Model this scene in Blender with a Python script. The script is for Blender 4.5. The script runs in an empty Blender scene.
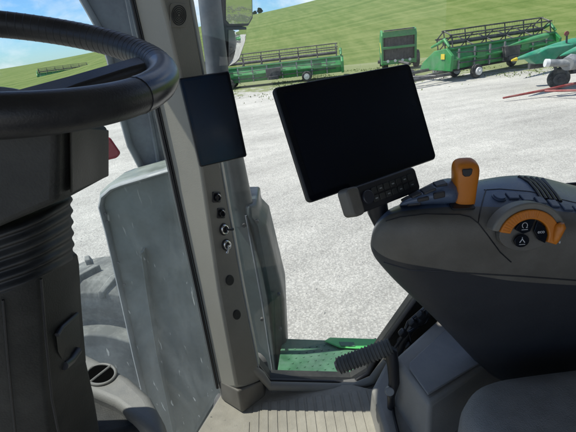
import bpy, bmesh, math, random
from mathutils import Vector, Matrix, noise
random.seed(7)
S = bpy.context.scene
COL = S.collection
R = math.radians

# ------------------------------------------------------------------ camera
CAM = Vector((0, 0, 2.75))
PITCH, ROLL, F = 23.5, 7.0, 416.0
ROT = (Matrix.Rotation(R(90 - PITCH), 3, 'X') @ Matrix.Rotation(R(-ROLL), 3, 'Z'))
cd = bpy.data.cameras.new('camera'); cam = bpy.data.objects.new('camera', cd); COL.objects.link(cam)
cam.matrix_world = Matrix.Translation(CAM) @ ROT.to_4x4()
cd.sensor_width = 36; cd.lens = F / 576 * 36; cd.clip_start = 0.02; cd.clip_end = 3000
S.camera = cam

def ray(px, py): return ROT @ Vector(((px - 288) / F, (216 - py) / F, -1))
def pc(px, py, d): return CAM + ray(px, py) * d
def at(px, py, Y): r = ray(px, py); return CAM + r * (Y / r.y)
def pg(px, py, z): r = ray(px, py); return CAM + r * ((z - CAM.z) / r.z)
def quad(c, d0):
    """corners of the flat rectangle seen at four picture corners, first corner d0 metres deep"""
    r = [ray(*p) for p in c]
    M = Matrix((( -r[1].x, r[2].x, -r[3].x), (-r[1].y, r[2].y, -r[3].y), (-r[1].z, r[2].z, -r[3].z)))
    s = M.inverted() @ (-r[0] * d0)
    return [CAM + r[0] * d0] + [CAM + r[i + 1] * s[i] for i in range(3)]

# ------------------------------------------------------------------ materials
def nd(nt, t, **k):
    n = nt.nodes.new(t)
    for a, b in k.items():
        if a in n.inputs: n.inputs[a].default_value = b
        else: setattr(n, a, b)
    return n
def mat(name, col, rough=.5, metal=0, var=.15, scale=6, bump=0, bscale=200, dust=0, dustcol=(.42,.40,.35), dscale=3,
        spec=.5, coat=0, emit=None):
    m = bpy.data.materials.new(name); m.use_nodes = True; nt = m.node_tree; L = nt.links.new
    p = nt.nodes['Principled BSDF']
    tc = nd(nt, 'ShaderNodeTexCoord')
    n1 = nd(nt, 'ShaderNodeTexNoise', Scale=scale, Detail=6.0, Roughness=.6); L(tc.outputs['Object'], n1.inputs['Vector'])
    rp = nd(nt, 'ShaderNodeMapRange'); rp.inputs[1].default_value = .3; rp.inputs[2].default_value = .7
    rp.inputs[3].default_value = 1 - var; rp.inputs[4].default_value = 1 + var; L(n1.outputs['Fac'], rp.inputs[0])
    mx = nd(nt, 'ShaderNodeVectorMath', operation='SCALE'); mx.inputs[0].default_value = col; L(rp.outputs[0], mx.inputs['Scale'])
    cur = mx.outputs[0]
    rr = nd(nt, 'ShaderNodeMapRange'); rr.inputs[1].default_value = .3; rr.inputs[2].default_value = .7
    rr.inputs[3].default_value = max(.02, rough - .08); rr.inputs[4].default_value = min(1, rough + .12); L(n1.outputs['Fac'], rr.inputs[0])
    rcur = rr.outputs[0]
    if dust:
        n2 = nd(nt, 'ShaderNodeTexNoise', Scale=dscale, Detail=9.0, Roughness=.7); L(tc.outputs['Object'], n2.inputs['Vector'])
        d = nd(nt, 'ShaderNodeMapRange'); d.inputs[1].default_value = .42; d.inputs[2].default_value = .72
        d.inputs[3].default_value = 0; d.inputs[4].default_value = dust; L(n2.outputs['Fac'], d.inputs[0])
        mm = nd(nt, 'ShaderNodeMix', data_type='RGBA'); L(d.outputs[0], mm.inputs[0]); L(cur, mm.inputs[6]); mm.inputs[7].default_value = (*dustcol, 1)
        cur = mm.outputs[2]
        ma = nd(nt, 'ShaderNodeMath', operation='ADD', use_clamp=True); L(rcur, ma.inputs[0]); L(d.outputs[0], ma.inputs[1]); rcur = ma.outputs[0]
    L(cur, p.inputs['Base Color']); L(rcur, p.inputs['Roughness'])
    p.inputs['Metallic'].default_value = metal; p.inputs['Specular IOR Level'].default_value = spec; p.inputs['Coat Weight'].default_value = coat
    if bump:
        n3 = nd(nt, 'ShaderNodeTexNoise', Scale=bscale, Detail=3.0); L(tc.outputs['Object'], n3.inputs['Vector'])
        b = nd(nt, 'ShaderNodeBump', Strength=bump, Distance=.002); L(n3.outputs['Fac'], b.inputs['Height']); L(b.outputs[0], p.inputs['Normal'])
    return m
M = {}
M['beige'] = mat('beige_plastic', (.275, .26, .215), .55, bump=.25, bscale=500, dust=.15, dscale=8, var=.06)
M['olive'] = mat('grey_brown_plastic_and_shade', (.17, .16, .135), .5, bump=.3, bscale=500, var=.08, dust=.12, dscale=10)  # on the pillar's right face this tone paints shade over the beige
M['armside'] = mat('armrest_plastic', (.105, .096, .08), .46, bump=.3, bscale=600, var=.07, dust=.1, dscale=12)
M['armtop'] = mat('sky_tinted_top_plastic', (.075, .105, .165), .3, bump=.25, bscale=600, var=.1, dust=.1, dscale=14)  # bluish base colour imitates sky reflected on the armrest top
M['armunder'] = mat('underside_shade_and_switch_plastic', (.028, .029, .033), .5, var=.1, bump=.2, bscale=500)  # on the armrest its darkness paints the shade of the undercut
M['black'] = mat('black_plastic', (.012, .012, .014), .45, var=.1, bump=.15, bscale=500)
M['gloss'] = mat('black_screen_glass', (.003, .004, .007), .07, spec=.22, var=.05, dust=.02, dscale=4, dustcol=(.15,.2,.28))
M['rubber'] = mat('steering_rubber', (.016, .016, .018), .4, bump=.12, bscale=500, var=.1, dust=.05, dscale=18)
M['rubber_gloss'] = mat('steering_gloss', (.022, .023, .03), .28, var=.1)
M['column'] = mat('column_plastic', (.016, .017, .016), .55, bump=.3, bscale=450, var=.1, spec=.35, dust=.07, dscale=9)
M['columnside'] = mat('column_cover_plastic', (.036, .035, .029), .55, bump=.3, bscale=450, var=.08, dust=.12, dscale=9)
M['bellows'] = mat('bellows_rubber', (.014, .015, .016), .5, var=.12, dust=.1, dscale=15)
M['orange'] = mat('orange_plastic', (.55, .17, .012), .4, var=.1, scale=12, bump=.15, bscale=400)
M['lightgrey'] = mat('light_grey_plastic', (.15, .15, .14), .5, var=.1, dust=.25, dscale=9, bump=.2, bscale=400)
M['trim'] = mat('light_worn_trim', (.22, .24, .245), .5, var=.15, dust=.3, dscale=12)
M['stackm'] = mat('dusty_grey_stack', (.085, .095, .105), .4, var=.3, scale=5, dust=.55, dscale=6, dustcol=(.25,.28,.285), bump=.2, bscale=60)
M['housing'] = mat('dusty_dark_housing', (.022, .034, .034), .35, var=.35, scale=4, dust=.22, dscale=5, dustcol=(.20,.25,.24), bump=.3, bscale=50)
M['bonnet'] = mat('dusty_green_grey_panel', (.15, .172, .152), .4, var=.2, scale=4, dust=.5, dscale=7, dustcol=(.3,.34,.32), bump=.3, bscale=40)
M['deck'] = mat('green_deck_paint', (.04, .125, .06), .4, var=.35, scale=8, dust=.3, dscale=9, dustcol=(.2,.3,.26))
M['green'] = mat('green_paint', (.014, .21, .04), .38, var=.2, scale=3, dust=.42, dscale=1.6, dustcol=(.22,.29,.22))
M['brightgreen'] = mat('bright_green_paint', (.07, .42, .10), .4, var=.1)
M['teal'] = mat('teal_green_poly', (.012, .22, .11), .4, var=.15, dust=.25, dscale=2)
M['yellow'] = mat('yellow_paint', (.65, .5, .04), .45, var=.1)
M['red'] = mat('red_paint', (.24, .03, .025), .45, var=.2, dust=.3, dscale=3)
M['maroon'] = mat('dark_red_lens', (.22, .01, .02), .25, var=.05)
M['steel'] = mat('grey_steel', (.22, .23, .23), .45, .3, var=.3, dust=.4, dscale=3)
M['whitepaint'] = mat('white_paint', (.62, .62, .6), .5, var=.1, dust=.3, dscale=3)
M['darksteel'] = mat('dark_steel', (.025, .027, .03), .5, var=.3, dust=.25, dscale=3)
M['tyre'] = mat('tyre_rubber', (.02, .02, .02), .8, var=.2, dust=.4, dscale=4)
M['chrome'] = mat('chrome', (.7, .7, .7), .2, 1.0, var=.05)
M['symbol'] = mat('white_print', (.6, .6, .6), .6, var=.02)
M['bark'] = mat('bark', (.09, .07, .05), .9, var=.3)
M['leaf'] = mat('leaves', (.05, .085, .03), .7, var=.5, scale=.4)
M['headliner'] = mat('headliner_fabric', (.20, .195, .175), .9, var=.05, bump=.4, bscale=300)
M['concrete'] = M['steel']
M['seat'] = mat('seat_fabric', (.20, .195, .185), .65, bump=.8, bscale=420, var=.15, scale=30, dust=.15, dscale=10)
M['panelblue'] = mat('tray_liner', (.14, .142, .142), .42, var=.12, dust=.3, dscale=7, bump=.2)
M['consoleg'] = mat('console_plastic', (.21, .20, .18), .55, var=.1, dust=.3, dscale=8, bump=.3, bscale=400)

def glass(name, tint, dirt, dcol, scale, low=None):
    m = bpy.data.materials.new(name); m.use_nodes = True; nt = m.node_tree; L = nt.links.new
    nt.nodes.remove(nt.nodes['Principled BSDF']); out = nt.nodes['Material Output']
    tr = nd(nt, 'ShaderNodeBsdfTransparent'); tr.inputs[0].default_value = (*tint, 1)
    gl = nd(nt, 'ShaderNodeBsdfGlossy', Roughness=.015)
    lw = nd(nt, 'ShaderNodeLayerWeight', Blend=.5); pw = nd(nt, 'ShaderNodeMath', operation='POWER'); L(lw.outputs['Facing'], pw.inputs[0]); pw.inputs[1].default_value = 5
    fr = nd(nt, 'ShaderNodeMath', operation='MULTIPLY_ADD'); L(pw.outputs[0], fr.inputs[0]); fr.inputs[1].default_value = .85; fr.inputs[2].default_value = .045
    m1 = nd(nt, 'ShaderNodeMixShader'); L(fr.outputs[0], m1.inputs[0]); L(tr.outputs[0], m1.inputs[1]); L(gl.outputs[0], m1.inputs[2])
    df = nd(nt, 'ShaderNodeBsdfDiffuse'); df.inputs[0].default_value = (*dcol, 1)
    tl = nd(nt, 'ShaderNodeBsdfTranslucent'); tl.inputs[0].default_value = (*dcol, 1)
    ds = nd(nt, 'ShaderNodeMixShader'); ds.inputs[0].default_value = .5; L(df.outputs[0], ds.inputs[1]); L(tl.outputs[0], ds.inputs[2])
    tc = nd(nt, 'ShaderNodeTexCoord')
    mp = nd(nt, 'ShaderNodeMapping'); mp.inputs['Scale'].default_value = (1, 1, .45); L(tc.outputs['Object'], mp.inputs[0])
    n = nd(nt, 'ShaderNodeTexNoise', Scale=scale, Detail=8.0, Roughness=.65, Distortion=1.2); L(mp.outputs[0], n.inputs['Vector'])
    r = nd(nt, 'ShaderNodeMapRange'); r.inputs[1].default_value = .42; r.inputs[2].default_value = .80; r.inputs[3].default_value = dirt * .45; r.inputs[4].default_value = dirt
    L(n.outputs['Fac'], r.inputs[0]); cur = r.outputs[0]
    # small splashes and drips
    mp2 = nd(nt, 'ShaderNodeMapping'); mp2.inputs['Scale'].default_value = (1, 1, .16); L(tc.outputs['Object'], mp2.inputs[0])
    v = nd(nt, 'ShaderNodeTexNoise', Scale=95.0, Detail=2.0, Roughness=.5, Distortion=.6); L(mp2.outputs[0], v.inputs['Vector'])
    r2 = nd(nt, 'ShaderNodeMapRange'); r2.inputs[1].default_value = .685; r2.inputs[2].default_value = .75; r2.inputs[3].default_value = 0; r2.inputs[4].default_value = min(1, dirt * 1.7)
    L(v.outputs['Fac'], r2.inputs[0])
    a = nd(nt, 'ShaderNodeMath', operation='ADD', use_clamp=True); L(cur, a.inputs[0]); L(r2.outputs[0], a.inputs[1]); cur = a.outputs[0]
    if low:
        sx = nd(nt, 'ShaderNodeSeparateXYZ'); L(tc.outputs['Object'], sx.inputs[0])
        r3 = nd(nt, 'ShaderNodeMapRange'); r3.inputs[1].default_value = low[0]; r3.inputs[2].default_value = low[1]
        r3.inputs[3].default_value = 1; r3.inputs[4].default_value = low[2]; L(sx.outputs['Z'], r3.inputs[0])
        b = nd(nt, 'ShaderNodeMath', operation='MULTIPLY', use_clamp=True); L(cur, b.inputs[0]); L(r3.outputs[0], b.inputs[1]); cur = b.outputs[0]
    m2 = nd(nt, 'ShaderNodeMixShader'); L(cur, m2.inputs[0]); L(m1.outputs[0], m2.inputs[1]); L(ds.outputs[0], m2.inputs[2])
    L(m2.outputs[0], out.inputs['Surface'])
    return m
M['windscreen'] = glass('windscreen_glass', (.93, .97, .96), .34, (.55, .6, .58), 9, (2.1, 2.5, .10))
M['sideglass'] = glass('side_glass', (.95, .975, .965), .03, (.6, .62, .6), 7)

def mirror_mat():
    m = bpy.data.materials.new('mirror_glass'); m.use_nodes = True; p = m.node_tree.nodes['Principled BSDF']
    p.inputs['Base Color'].default_value = (.8, .82, .82, 1); p.inputs['Metallic'].default_value = 1; p.inputs['Roughness'].default_value = .04
    nt = m.node_tree; n = nd(nt, 'ShaderNodeTexNoise', Scale=30.0, Detail=3.0); b = nd(nt, 'ShaderNodeBump', Strength=.06, Distance=.003)
    tc = nd(nt, 'ShaderNodeTexCoord'); nt.links.new(tc.outputs['Object'], n.inputs['Vector'])
    nt.links.new(n.outputs['Fac'], b.inputs['Height']); nt.links.new(b.outputs[0], p.inputs['Normal'])
    return m
M['void'] = mat('hole_shade_black', (.003, .003, .003), 1, spec=0, var=.05)  # dead black that paints the shade down in the cup holes
M['mirror'] = mirror_mat()

def gravel_mat():
    m = bpy.data.materials.new('white_gravel'); m.use_nodes = True; nt = m.node_tree; L = nt.links.new; p = nt.nodes['Principled BSDF']
    tc = nd(nt, 'ShaderNodeTexCoord'); O = tc.outputs['Object']
    big = nd(nt, 'ShaderNodeTexNoise', Scale=.35, Detail=5.0, Roughness=.6); L(O, big.inputs['Vector'])
    mid = nd(nt, 'ShaderNodeTexNoise', Scale=5.0, Detail=6.0, Roughness=.75); L(O, mid.inputs['Vector'])
    vo = nd(nt, 'ShaderNodeTexVoronoi', Scale=34.0, Randomness=1.0); L(O, vo.inputs['Vector'])
    fine = nd(nt, 'ShaderNodeTexNoise', Scale=60.0, Detail=6.0, Roughness=.8); L(O, fine.inputs['Vector'])
    # tyre tracks: stretched noise
    mp = nd(nt, 'ShaderNodeMapping'); mp.inputs['Scale'].default_value = (.12, 1.6, 1); mp.inputs['Rotation'].default_value = (0, 0, R(-14)); L(O, mp.inputs[0])
    tr = nd(nt, 'ShaderNodeTexNoise', Scale=1.0, Detail=3.0, Roughness=.5); L(mp.outputs[0], tr.inputs['Vector'])
    gr = nd(nt, 'ShaderNodeMapping'); gr.inputs['Location'].default_value = (-14, 9, 0); L(O, gr.inputs[0])
    ln = nd(nt, 'ShaderNodeVectorMath', operation='LENGTH'); L(gr.outputs[0], ln.inputs[0])
    arc = nd(nt, 'ShaderNodeTexNoise', noise_dimensions='1D', Scale=1.7, Detail=3.0, Roughness=.5); L(ln.outputs['Value'], arc.inputs['W'])
    def mul(a, lo, hi, f, t):
        r = nd(nt, 'ShaderNodeMapRange'); r.inputs[1].default_value = f; r.inputs[2].default_value = t; r.inputs[3].default_value = lo; r.inputs[4].default_value = hi
        L(a, r.inputs[0]); return r.outputs[0]
    c = nd(nt, 'ShaderNodeVectorMath', operation='SCALE'); c.inputs[0].default_value = (.60, .578, .52)
    x = None
    for s in (mul(big.outputs['Fac'], .82, 1.12, .3, .7), mul(mid.outputs['Fac'], .88, 1.08, .3, .7), mul(fine.outputs['Fac'], .60, 1.30, .32, .68), mul(tr.outputs['Fac'], .91, 1.03, .35, .62), mul(arc.outputs['Fac'], .95, 1.02, .36, .52), mul(vo.outputs['Distance'], 1.1, .74, .1, .7)):
        if x is None: x = s
        else:
            q = nd(nt, 'ShaderNodeMath', operation='MULTIPLY'); L(x, q.inputs[0]); L(s, q.inputs[1]); x = q.outputs[0]
    L(x, c.inputs['Scale'])
    # weeds at the edge of the yard, towards the parked machines
    sx = nd(nt, 'ShaderNodeSeparateXYZ'); L(O, sx.inputs[0])
    w = nd(nt, 'ShaderNodeTexNoise', Scale=1.3, Detail=8.0, Roughness=.7); L(O, w.inputs['Vector'])
    lx = nd(nt, 'ShaderNodeMath', operation='MULTIPLY_ADD'); L(sx.outputs['X'], lx.inputs[0]); lx.inputs[1].default_value = .35; L(sx.outputs['Y'], lx.inputs[2])
    yy = mul(lx.outputs[0], -.35, .28, 17.5, 27)
    ad = nd(nt, 'ShaderNodeMath', operation='ADD'); L(w.outputs['Fac'], ad.inputs[0]); L(yy, ad.inputs[1])
    wm = mul(ad.outputs[0], 0, .9, .52, .66)
    mx = nd(nt, 'ShaderNodeMix', data_type='RGBA'); L(wm, mx.inputs[0]); L(c.outputs[0], mx.inputs[6]); mx.inputs[7].default_value = (.17, .20, .07, 1)
    L(mx.outputs[2], p.inputs['Base Color']); p.inputs['Roughness'].default_value = .9; p.inputs['Specular IOR Level'].default_value = .2
    b = nd(nt, 'ShaderNodeBump', Strength=.8, Distance=.02); L(fine.outputs['Fac'], b.inputs['Height']); 
    b2 = nd(nt, 'ShaderNodeBump', Strength=.6, Distance=.05); L(mid.outputs['Fac'], b2.inputs['Height']); L(b2.outputs[0], b.inputs['Normal']); L(b.outputs[0], p.inputs['Normal'])
    return m
def grass_mat():
    m = bpy.data.materials.new('hill_grass'); m.use_nodes = True; nt = m.node_tree; L = nt.links.new; p = nt.nodes['Principled BSDF']
    tc = nd(nt, 'ShaderNodeTexCoord'); O = tc.outputs['Object']
    a = nd(nt, 'ShaderNodeTexNoise', Scale=.05, Detail=6.0, Roughness=.6); L(O, a.inputs['Vector'])
    mp = nd(nt, 'ShaderNodeMapping'); mp.inputs['Scale'].default_value = (.8, .05, 1); mp.inputs['Rotation'].default_value = (0, 0, R(8)); L(O, mp.inputs[0])
    s = nd(nt, 'ShaderNodeTexNoise', Scale=1.0, Detail=5.0, Roughness=.65); L(mp.outputs[0], s.inputs['Vector'])
    f = nd(nt, 'ShaderNodeTexNoise', Scale=2.2, Detail=8.0, Roughness=.8); L(O, f.inputs['Vector'])
    ln = nd(nt, 'ShaderNodeVectorMath', operation='LENGTH'); L(O, ln.inputs[0])
    wb = nd(nt, 'ShaderNodeMath', operation='MULTIPLY_ADD'); L(a.outputs['Fac'], wb.inputs[0]); wb.inputs[1].default_value = 6.0; L(ln.outputs['Value'], wb.inputs[2])
    rw = nd(nt, 'ShaderNodeTexNoise', noise_dimensions='1D', Scale=.42, Detail=4.0, Roughness=.7); L(wb.outputs[0], rw.inputs['W'])
    g0 = nd(nt, 'ShaderNodeMath', operation='MULTIPLY_ADD'); L(rw.outputs['Fac'], g0.inputs[0]); g0.inputs[1].default_value = .45; g0.inputs[2].default_value = .27
    g = nd(nt, 'ShaderNodeMath', operation='MULTIPLY_ADD'); L(s.outputs['Fac'], g.inputs[0]); g.inputs[1].default_value = .45; L(g0.outputs[0], g.inputs[2])
    g2 = nd(nt, 'ShaderNodeMath', operation='MULTIPLY_ADD'); L(f.outputs['Fac'], g2.inputs[0]); g2.inputs[1].default_value = .35; L(g.outputs[0], g2.inputs[2])
    r = nd(nt, 'ShaderNodeValToRGB'); L(g2.outputs[0], r.inputs[0]); e = r.color_ramp.elements
    e[0].position = .66; e[0].color = (.06, .10, .02, 1); e[1].position = .98; e[1].color = (.155, .19, .06, 1)
    k = e.new(.84); k.color = (.10, .145, .034, 1)
    L(r.outputs[0], p.inputs['Base Color']); p.inputs['Roughness'].default_value = .95; p.inputs['Specular IOR Level'].default_value = .1
    return m
M['gravel'] = gravel_mat(); M['grass'] = grass_mat()

def mat_mat():
    m = mat('floor_mat_rubber', (.27, .25, .205), .8, var=.15, scale=9, dust=.5, dscale=14, dustcol=(.42,.39,.33), bump=.5, bscale=250)
    return m
M['mat'] = mat_mat()

# ------------------------------------------------------------------ mesh helpers
def obj(name, verts, faces, m, parent=None, bevel=0, seg=3, smooth=True, subsurf=0, ang=35):
    me = bpy.data.meshes.new(name); me.from_pydata([Vector(v) for v in verts], [], faces); me.update()
    bm = bmesh.new(); bm.from_mesh(me); bmesh.ops.recalc_face_normals(bm, faces=bm.faces); bm.to_mesh(me); bm.free()
    o = bpy.data.objects.new(name, me); COL.objects.link(o); me.materials.append(M[m] if isinstance(m, str) else m)
    if parent: 
        o.parent = parent; o.matrix_parent_inverse = parent_inv(parent)
    if bevel:
        b = o.modifiers.new('bevel', 'BEVEL'); b.width = bevel; b.segments = seg; b.limit_method = 'ANGLE'; b.angle_limit = R(ang)
    if subsurf:
        s = o.modifiers.new('sub', 'SUBSURF'); s.levels = s.render_levels = subsurf
    if smooth:
        me.shade_smooth()
        if not subsurf: me.set_sharp_from_angle(angle=R(45 if not bevel else 60))
    return o
def parent_inv(p):
    q = Matrix.Identity(4)
    while p is not None:
        q = q @ Matrix.Identity(4) if False else q
        loc = Matrix.LocRotScale(p.location, p.rotation_euler, p.scale)
        q = (p.matrix_parent_inverse @ loc).inverted() if False else q
        chain = loc; pp = p
        # world matrix of p computed by hand
        w = loc
        while pp.parent is not None:
            w = Matrix.LocRotScale(pp.parent.location, pp.parent.rotation_euler, pp.parent.scale) @ pp.matrix_parent_inverse @ w
            pp = pp.parent
        return w.inverted()
    return q
def empty(name, loc=(0, 0, 0), label=None, cat=None, group=None, rz=0):
    o = bpy.data.objects.new(name, None); COL.objects.link(o); o.location = loc; o.rotation_euler = (0, 0, rz); o.empty_display_size = .1
    tag(o, label, cat, group); return o
def tag(o, label=None, cat=None, group=None, kind=None):
    if label: o['label'] = label
    if cat: o['category'] = cat
    if group: o['group'] = group
    if kind: o['kind'] = kind
    return o

class MB:
    def __init__(s): s.v = []; s.f = []
    def add(s, v, f):
        n = len(s.v); s.v += [Vector(x) for x in v]; s.f += [[i + n for i in q] for q in f]; return s
    def box(s, c, d, rot=None):
        c = Vector(c); h = Vector(d) / 2
        vs = [Vector((x * h.x, y * h.y, z * h.z)) for x in (-1, 1) for y in (-1, 1) for z in (-1, 1)]
        if rot: vs = [rot @ v for v in vs]
        return s.add([c + v for v in vs], [[0, 1, 3, 2], [4, 6, 7, 5], [0, 4, 5, 1], [2, 3, 7, 6], [0, 2, 6, 4], [1, 5, 7, 3]])
    def loft(s, loops, caps=True, closed=True):
        n = len(loops[0]); v = [p for l in loops for p in l]; f = []
        for i in range(len(loops) - 1):
            for j in range(n if closed else n - 1):
                k = (j + 1) % n; f.append([i * n + j, i * n + k, (i + 1) * n + k, (i + 1) * n + j])
        if caps: f += [list(range(n))[::-1], [(len(loops) - 1) * n + j for j in range(n)]]
        return s.add(v, f)
    def prism(s, poly, vec):
        vec = Vector(vec); return s.loft([[Vector(p) for p in poly], [Vector(p) + vec for p in poly]])
    def tube(s, path, r, n=12, caps=True, flat=1.0):
        path = [Vector(p) for p in path]; rs = r if isinstance(r, (list, tuple)) else [r] * len(path); loops = []
        up = Vector((0, 0, 1)); prev = None
        for i, p in enumerate(path):
            t = (path[min(i + 1, len(path) - 1)] - path[max(i - 1, 0)]).normalized()
            if prev is None:
                a = t.cross(up); 
                if a.length < .1: a = t.cross(Vector((1, 0, 0)))
                a.normalize()
            else: a = (prev - t * prev.dot(t)).normalized()
            prev = a; b = t.cross(a)
            loops.append([p + (a * math.cos(2 * math.pi * k / n) + b * math.sin(2 * math.pi * k / n) * flat) * rs[i] for k in range(n)])
        return s.loft(loops, caps)
    def torus(s, c, R0, r, ax, ay, a0=0, a1=2 * math.pi, n=48, m=12, ry=None):
        """ring (or arc) round centre c in the plane of ax, ay"""
        c = Vector(c); ax = Vector(ax).normalized(); ay = Vector(ay).normalized(); az = ax.cross(ay); full = abs(a1 - a0) > 6.28; loops = []
        for i in range(n + (0 if full else 1)):
            a = a0 + (a1 - a0) * i / n; d = ax * math.cos(a) + ay * math.sin(a) 
            e = ax * math.cos(a) * R0 + ay * math.sin(a) * (ry or R0)
            loops.append([c + e + d * r * math.cos(2 * math.pi * k / m) + az * r * math.sin(2 * math.pi * k / m) for k in range(m)])
        if full: loops.append(loops[0]); return s.loft(loops, False)
        return s.loft(loops, True)
    def disc(s, c, r, ax, ay, t, n=24, ry=None):
        c = Vector(c); ax = Vector(ax).normalized(); ay = Vector(ay).normalized(); az = ax.cross(ay)
        lp = [c + ax * math.cos(2 * math.pi * k / n) * r + ay * math.sin(2 * math.pi * k / n) * (ry or r) for k in range(n)]
        return s.loft([lp, [p + az * t for p in lp]])
    def obj(s, name, m, parent=None, **k): return obj(name, s.v, s.f, m, parent, **k)

def rrect(c, u, v, w, h, rad, n=5):
    """rounded rectangle outline"""
    pts = []
    for sx, sy, a in ((1, 1, 0), (-1, 1, 90), (-1, -1, 180), (1, -1, 270)):
        for k in range(n + 1):
            t = R(a + 90 * k / n)
            pts.append(Vector(c) + u * (sx * (w / 2 - rad) + math.cos(t) * rad) + v * (sy * (h / 2 - rad) + math.sin(t) * rad))
    return pts
def facing(q):
    """centre, right, up, normal(toward camera), width, height from four corners (tl,tr,br,bl)"""
    c = sum(q, Vector()) / 4; u = (q[1] - q[0] + q[2] - q[3]); w = u.length / 2; u.normalize()
    v = (q[0] - q[3] + q[1] - q[2]); h = v.length / 2; v = (v - u * v.dot(u)).normalized(); n = u.cross(v).normalized()
    return c, u, v, n, w, h

FLOOR = 1.70
# ================================================================== SETTING
def ground():
    vs = []; fs = []
    rings = [0, 2, 4, 8, 14, 20, 30, 50, 90, 180, 400, 900, 1800]; n = 64
    vs.append((0, 0, 0))
    for r in rings[1:]:
        for k in range(n): vs.append((r * math.cos(2 * math.pi * k / n), r * math.sin(2 * math.pi * k / n), 0))
    for k in range(n): fs.append([0, 1 + k, 1 + (k + 1) % n])
    for i in range(len(rings) - 2):
        for k in range(n): fs.append([1 + i * n + k, 1 + (i + 1) * n + k, 1 + (i + 1) * n + (k + 1) % n, 1 + i * n + (k + 1) % n])
    tag(obj('ground', vs, fs, 'gravel', smooth=False), kind='structure')
ground()

def stones():
    rnd = random.Random(3); mb = MB(); n = 0
    while n < 5200:
        y = 2.2 + 16 * rnd.random() ** 1.5; x = rnd.uniform(-.9, 1.0) * y
        if math.hypot(x, y) < 2.2: continue
        r = .006 + .016 * rnd.random() ** 3; n += 1; a = rnd.random() * 6.28
        vs = [Vector((math.cos(a + k * 2.1) * r, math.sin(a + k * 2.1) * r * rnd.uniform(.7, 1.2), 0)) for k in range(3)] + [Vector((rnd.uniform(-.3, .3) * r, rnd.uniform(-.3, .3) * r, r * rnd.uniform(.5, .9)))]
        mb.add([v_ + Vector((x, y, -.001)) for v_ in vs], [[0, 1, 3], [1, 2, 3], [2, 0, 3]])
    o = mb.obj('loose_stones', 'stone', smooth=False); tag(o, 'loose pale stones scattered over the gravel yard', 'stones', kind='stuff')
M['stone'] = mat('stone', (.40, .39, .36), .85, var=.45, scale=3)
stones()
def weeds():
    rnd = random.Random(5); mb = MB(); n = 0
    while n < 9000:
        x = rnd.uniform(-14, 30); y = rnd.uniform(17.5, 30)
        e_ = (x * .35 + y - 17.5) / 12
        if rnd.random() > max(0, min(1, e_)) ** .8 or noise.noise(Vector((x * .5, y * .5, 0))) < -.05 + rnd.random() * .25: continue
        n += 1; h_ = .025 + .07 * rnd.random() ** 2; a = rnd.random() * 6.28; w_ = .035
        c_ = Vector((x, y, 0)); d = Vector((math.cos(a), math.sin(a), 0)) * w_; t = Vector((rnd.uniform(-.05, .05), rnd.uniform(-.05, .05), h_))
        mb.add([c_ - d, c_ + d, c_ + t], [[0, 1, 2]])
    o = mb.obj('yard_weeds', 'weed', smooth=False); tag(o, 'low weeds and grass growing at the edge of the gravel', 'weeds', kind='stuff')
M['weed'] = mat('weed', (.20, .25, .09), .8, var=.4, scale=.8)
weeds()
def hill_h(x, y):
    a = math.degrees(math.atan2(x, y)); r = math.hypot(x, y)
    tab = [(-70, 1.5), (-45, 2.2), (-35, 2.6), (-25, 3.6), (-14, 6.0), (-5, 8.7), (0, 9.6), (8, 11.5), (15, 14), (30, 20), (50, 24), (80, 20), (100, 3)]
    H = 1.5
    for i_, ((a0, h0), (a1, h1)) in enumerate(zip(tab, tab[1:])):
        if a0 <= a <= a1:
            t = (a - a0) / (a1 - a0); d = a1 - a0
            p_ = tab[max(i_ - 1, 0)]; q_ = tab[min(i_ + 2, len(tab) - 1)]
            m0 = (h1 - p_[1]) / (a1 - p_[0]) * d; m1 = (q_[1] - h0) / (q_[0] - a0) * d
            H = (2 * t ** 3 - 3 * t * t + 1) * h0 + (t ** 3 - 2 * t * t + t) * m0 + (3 * t * t - 2 * t ** 3) * h1 + (t ** 3 - t * t) * m1
    if a > 100 or a < -70: H = 1.5
    t = max(0, min(1, (r - (33 if a > -20 else 33 + (-20 - a) * 2.2)) / 120)); t2 = math.sin(t * math.pi / 2) ** 1.25
    z = H * t2
    if r > 170: z -= (r - 170) * .03
    return z - .15 + noise.noise(Vector((x * .03, y * .03, 0))) * .5 * t
def hills():
    vs = []; fs = []; na = 150; rs = [29, 33, 37, 42, 48, 55, 63, 72, 82, 92, 103, 115, 128, 142, 153, 160, 170, 190, 230, 300]
    for r in rs:
        for k in range(na + 1):
            a = R(-72 + 176 * k / na); x, y = r * math.sin(a), r * math.cos(a); vs.append((x, y, hill_h(x, y)))
    n = na + 1
    for i in range(len(rs) - 1):
        for k in range(na): fs.append([i * n + k, i * n + k + 1, (i + 1) * n + k + 1, (i + 1) * n + k])
    tag(obj('hill', vs, fs, 'grass'), kind='structure')
hills()

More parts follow.
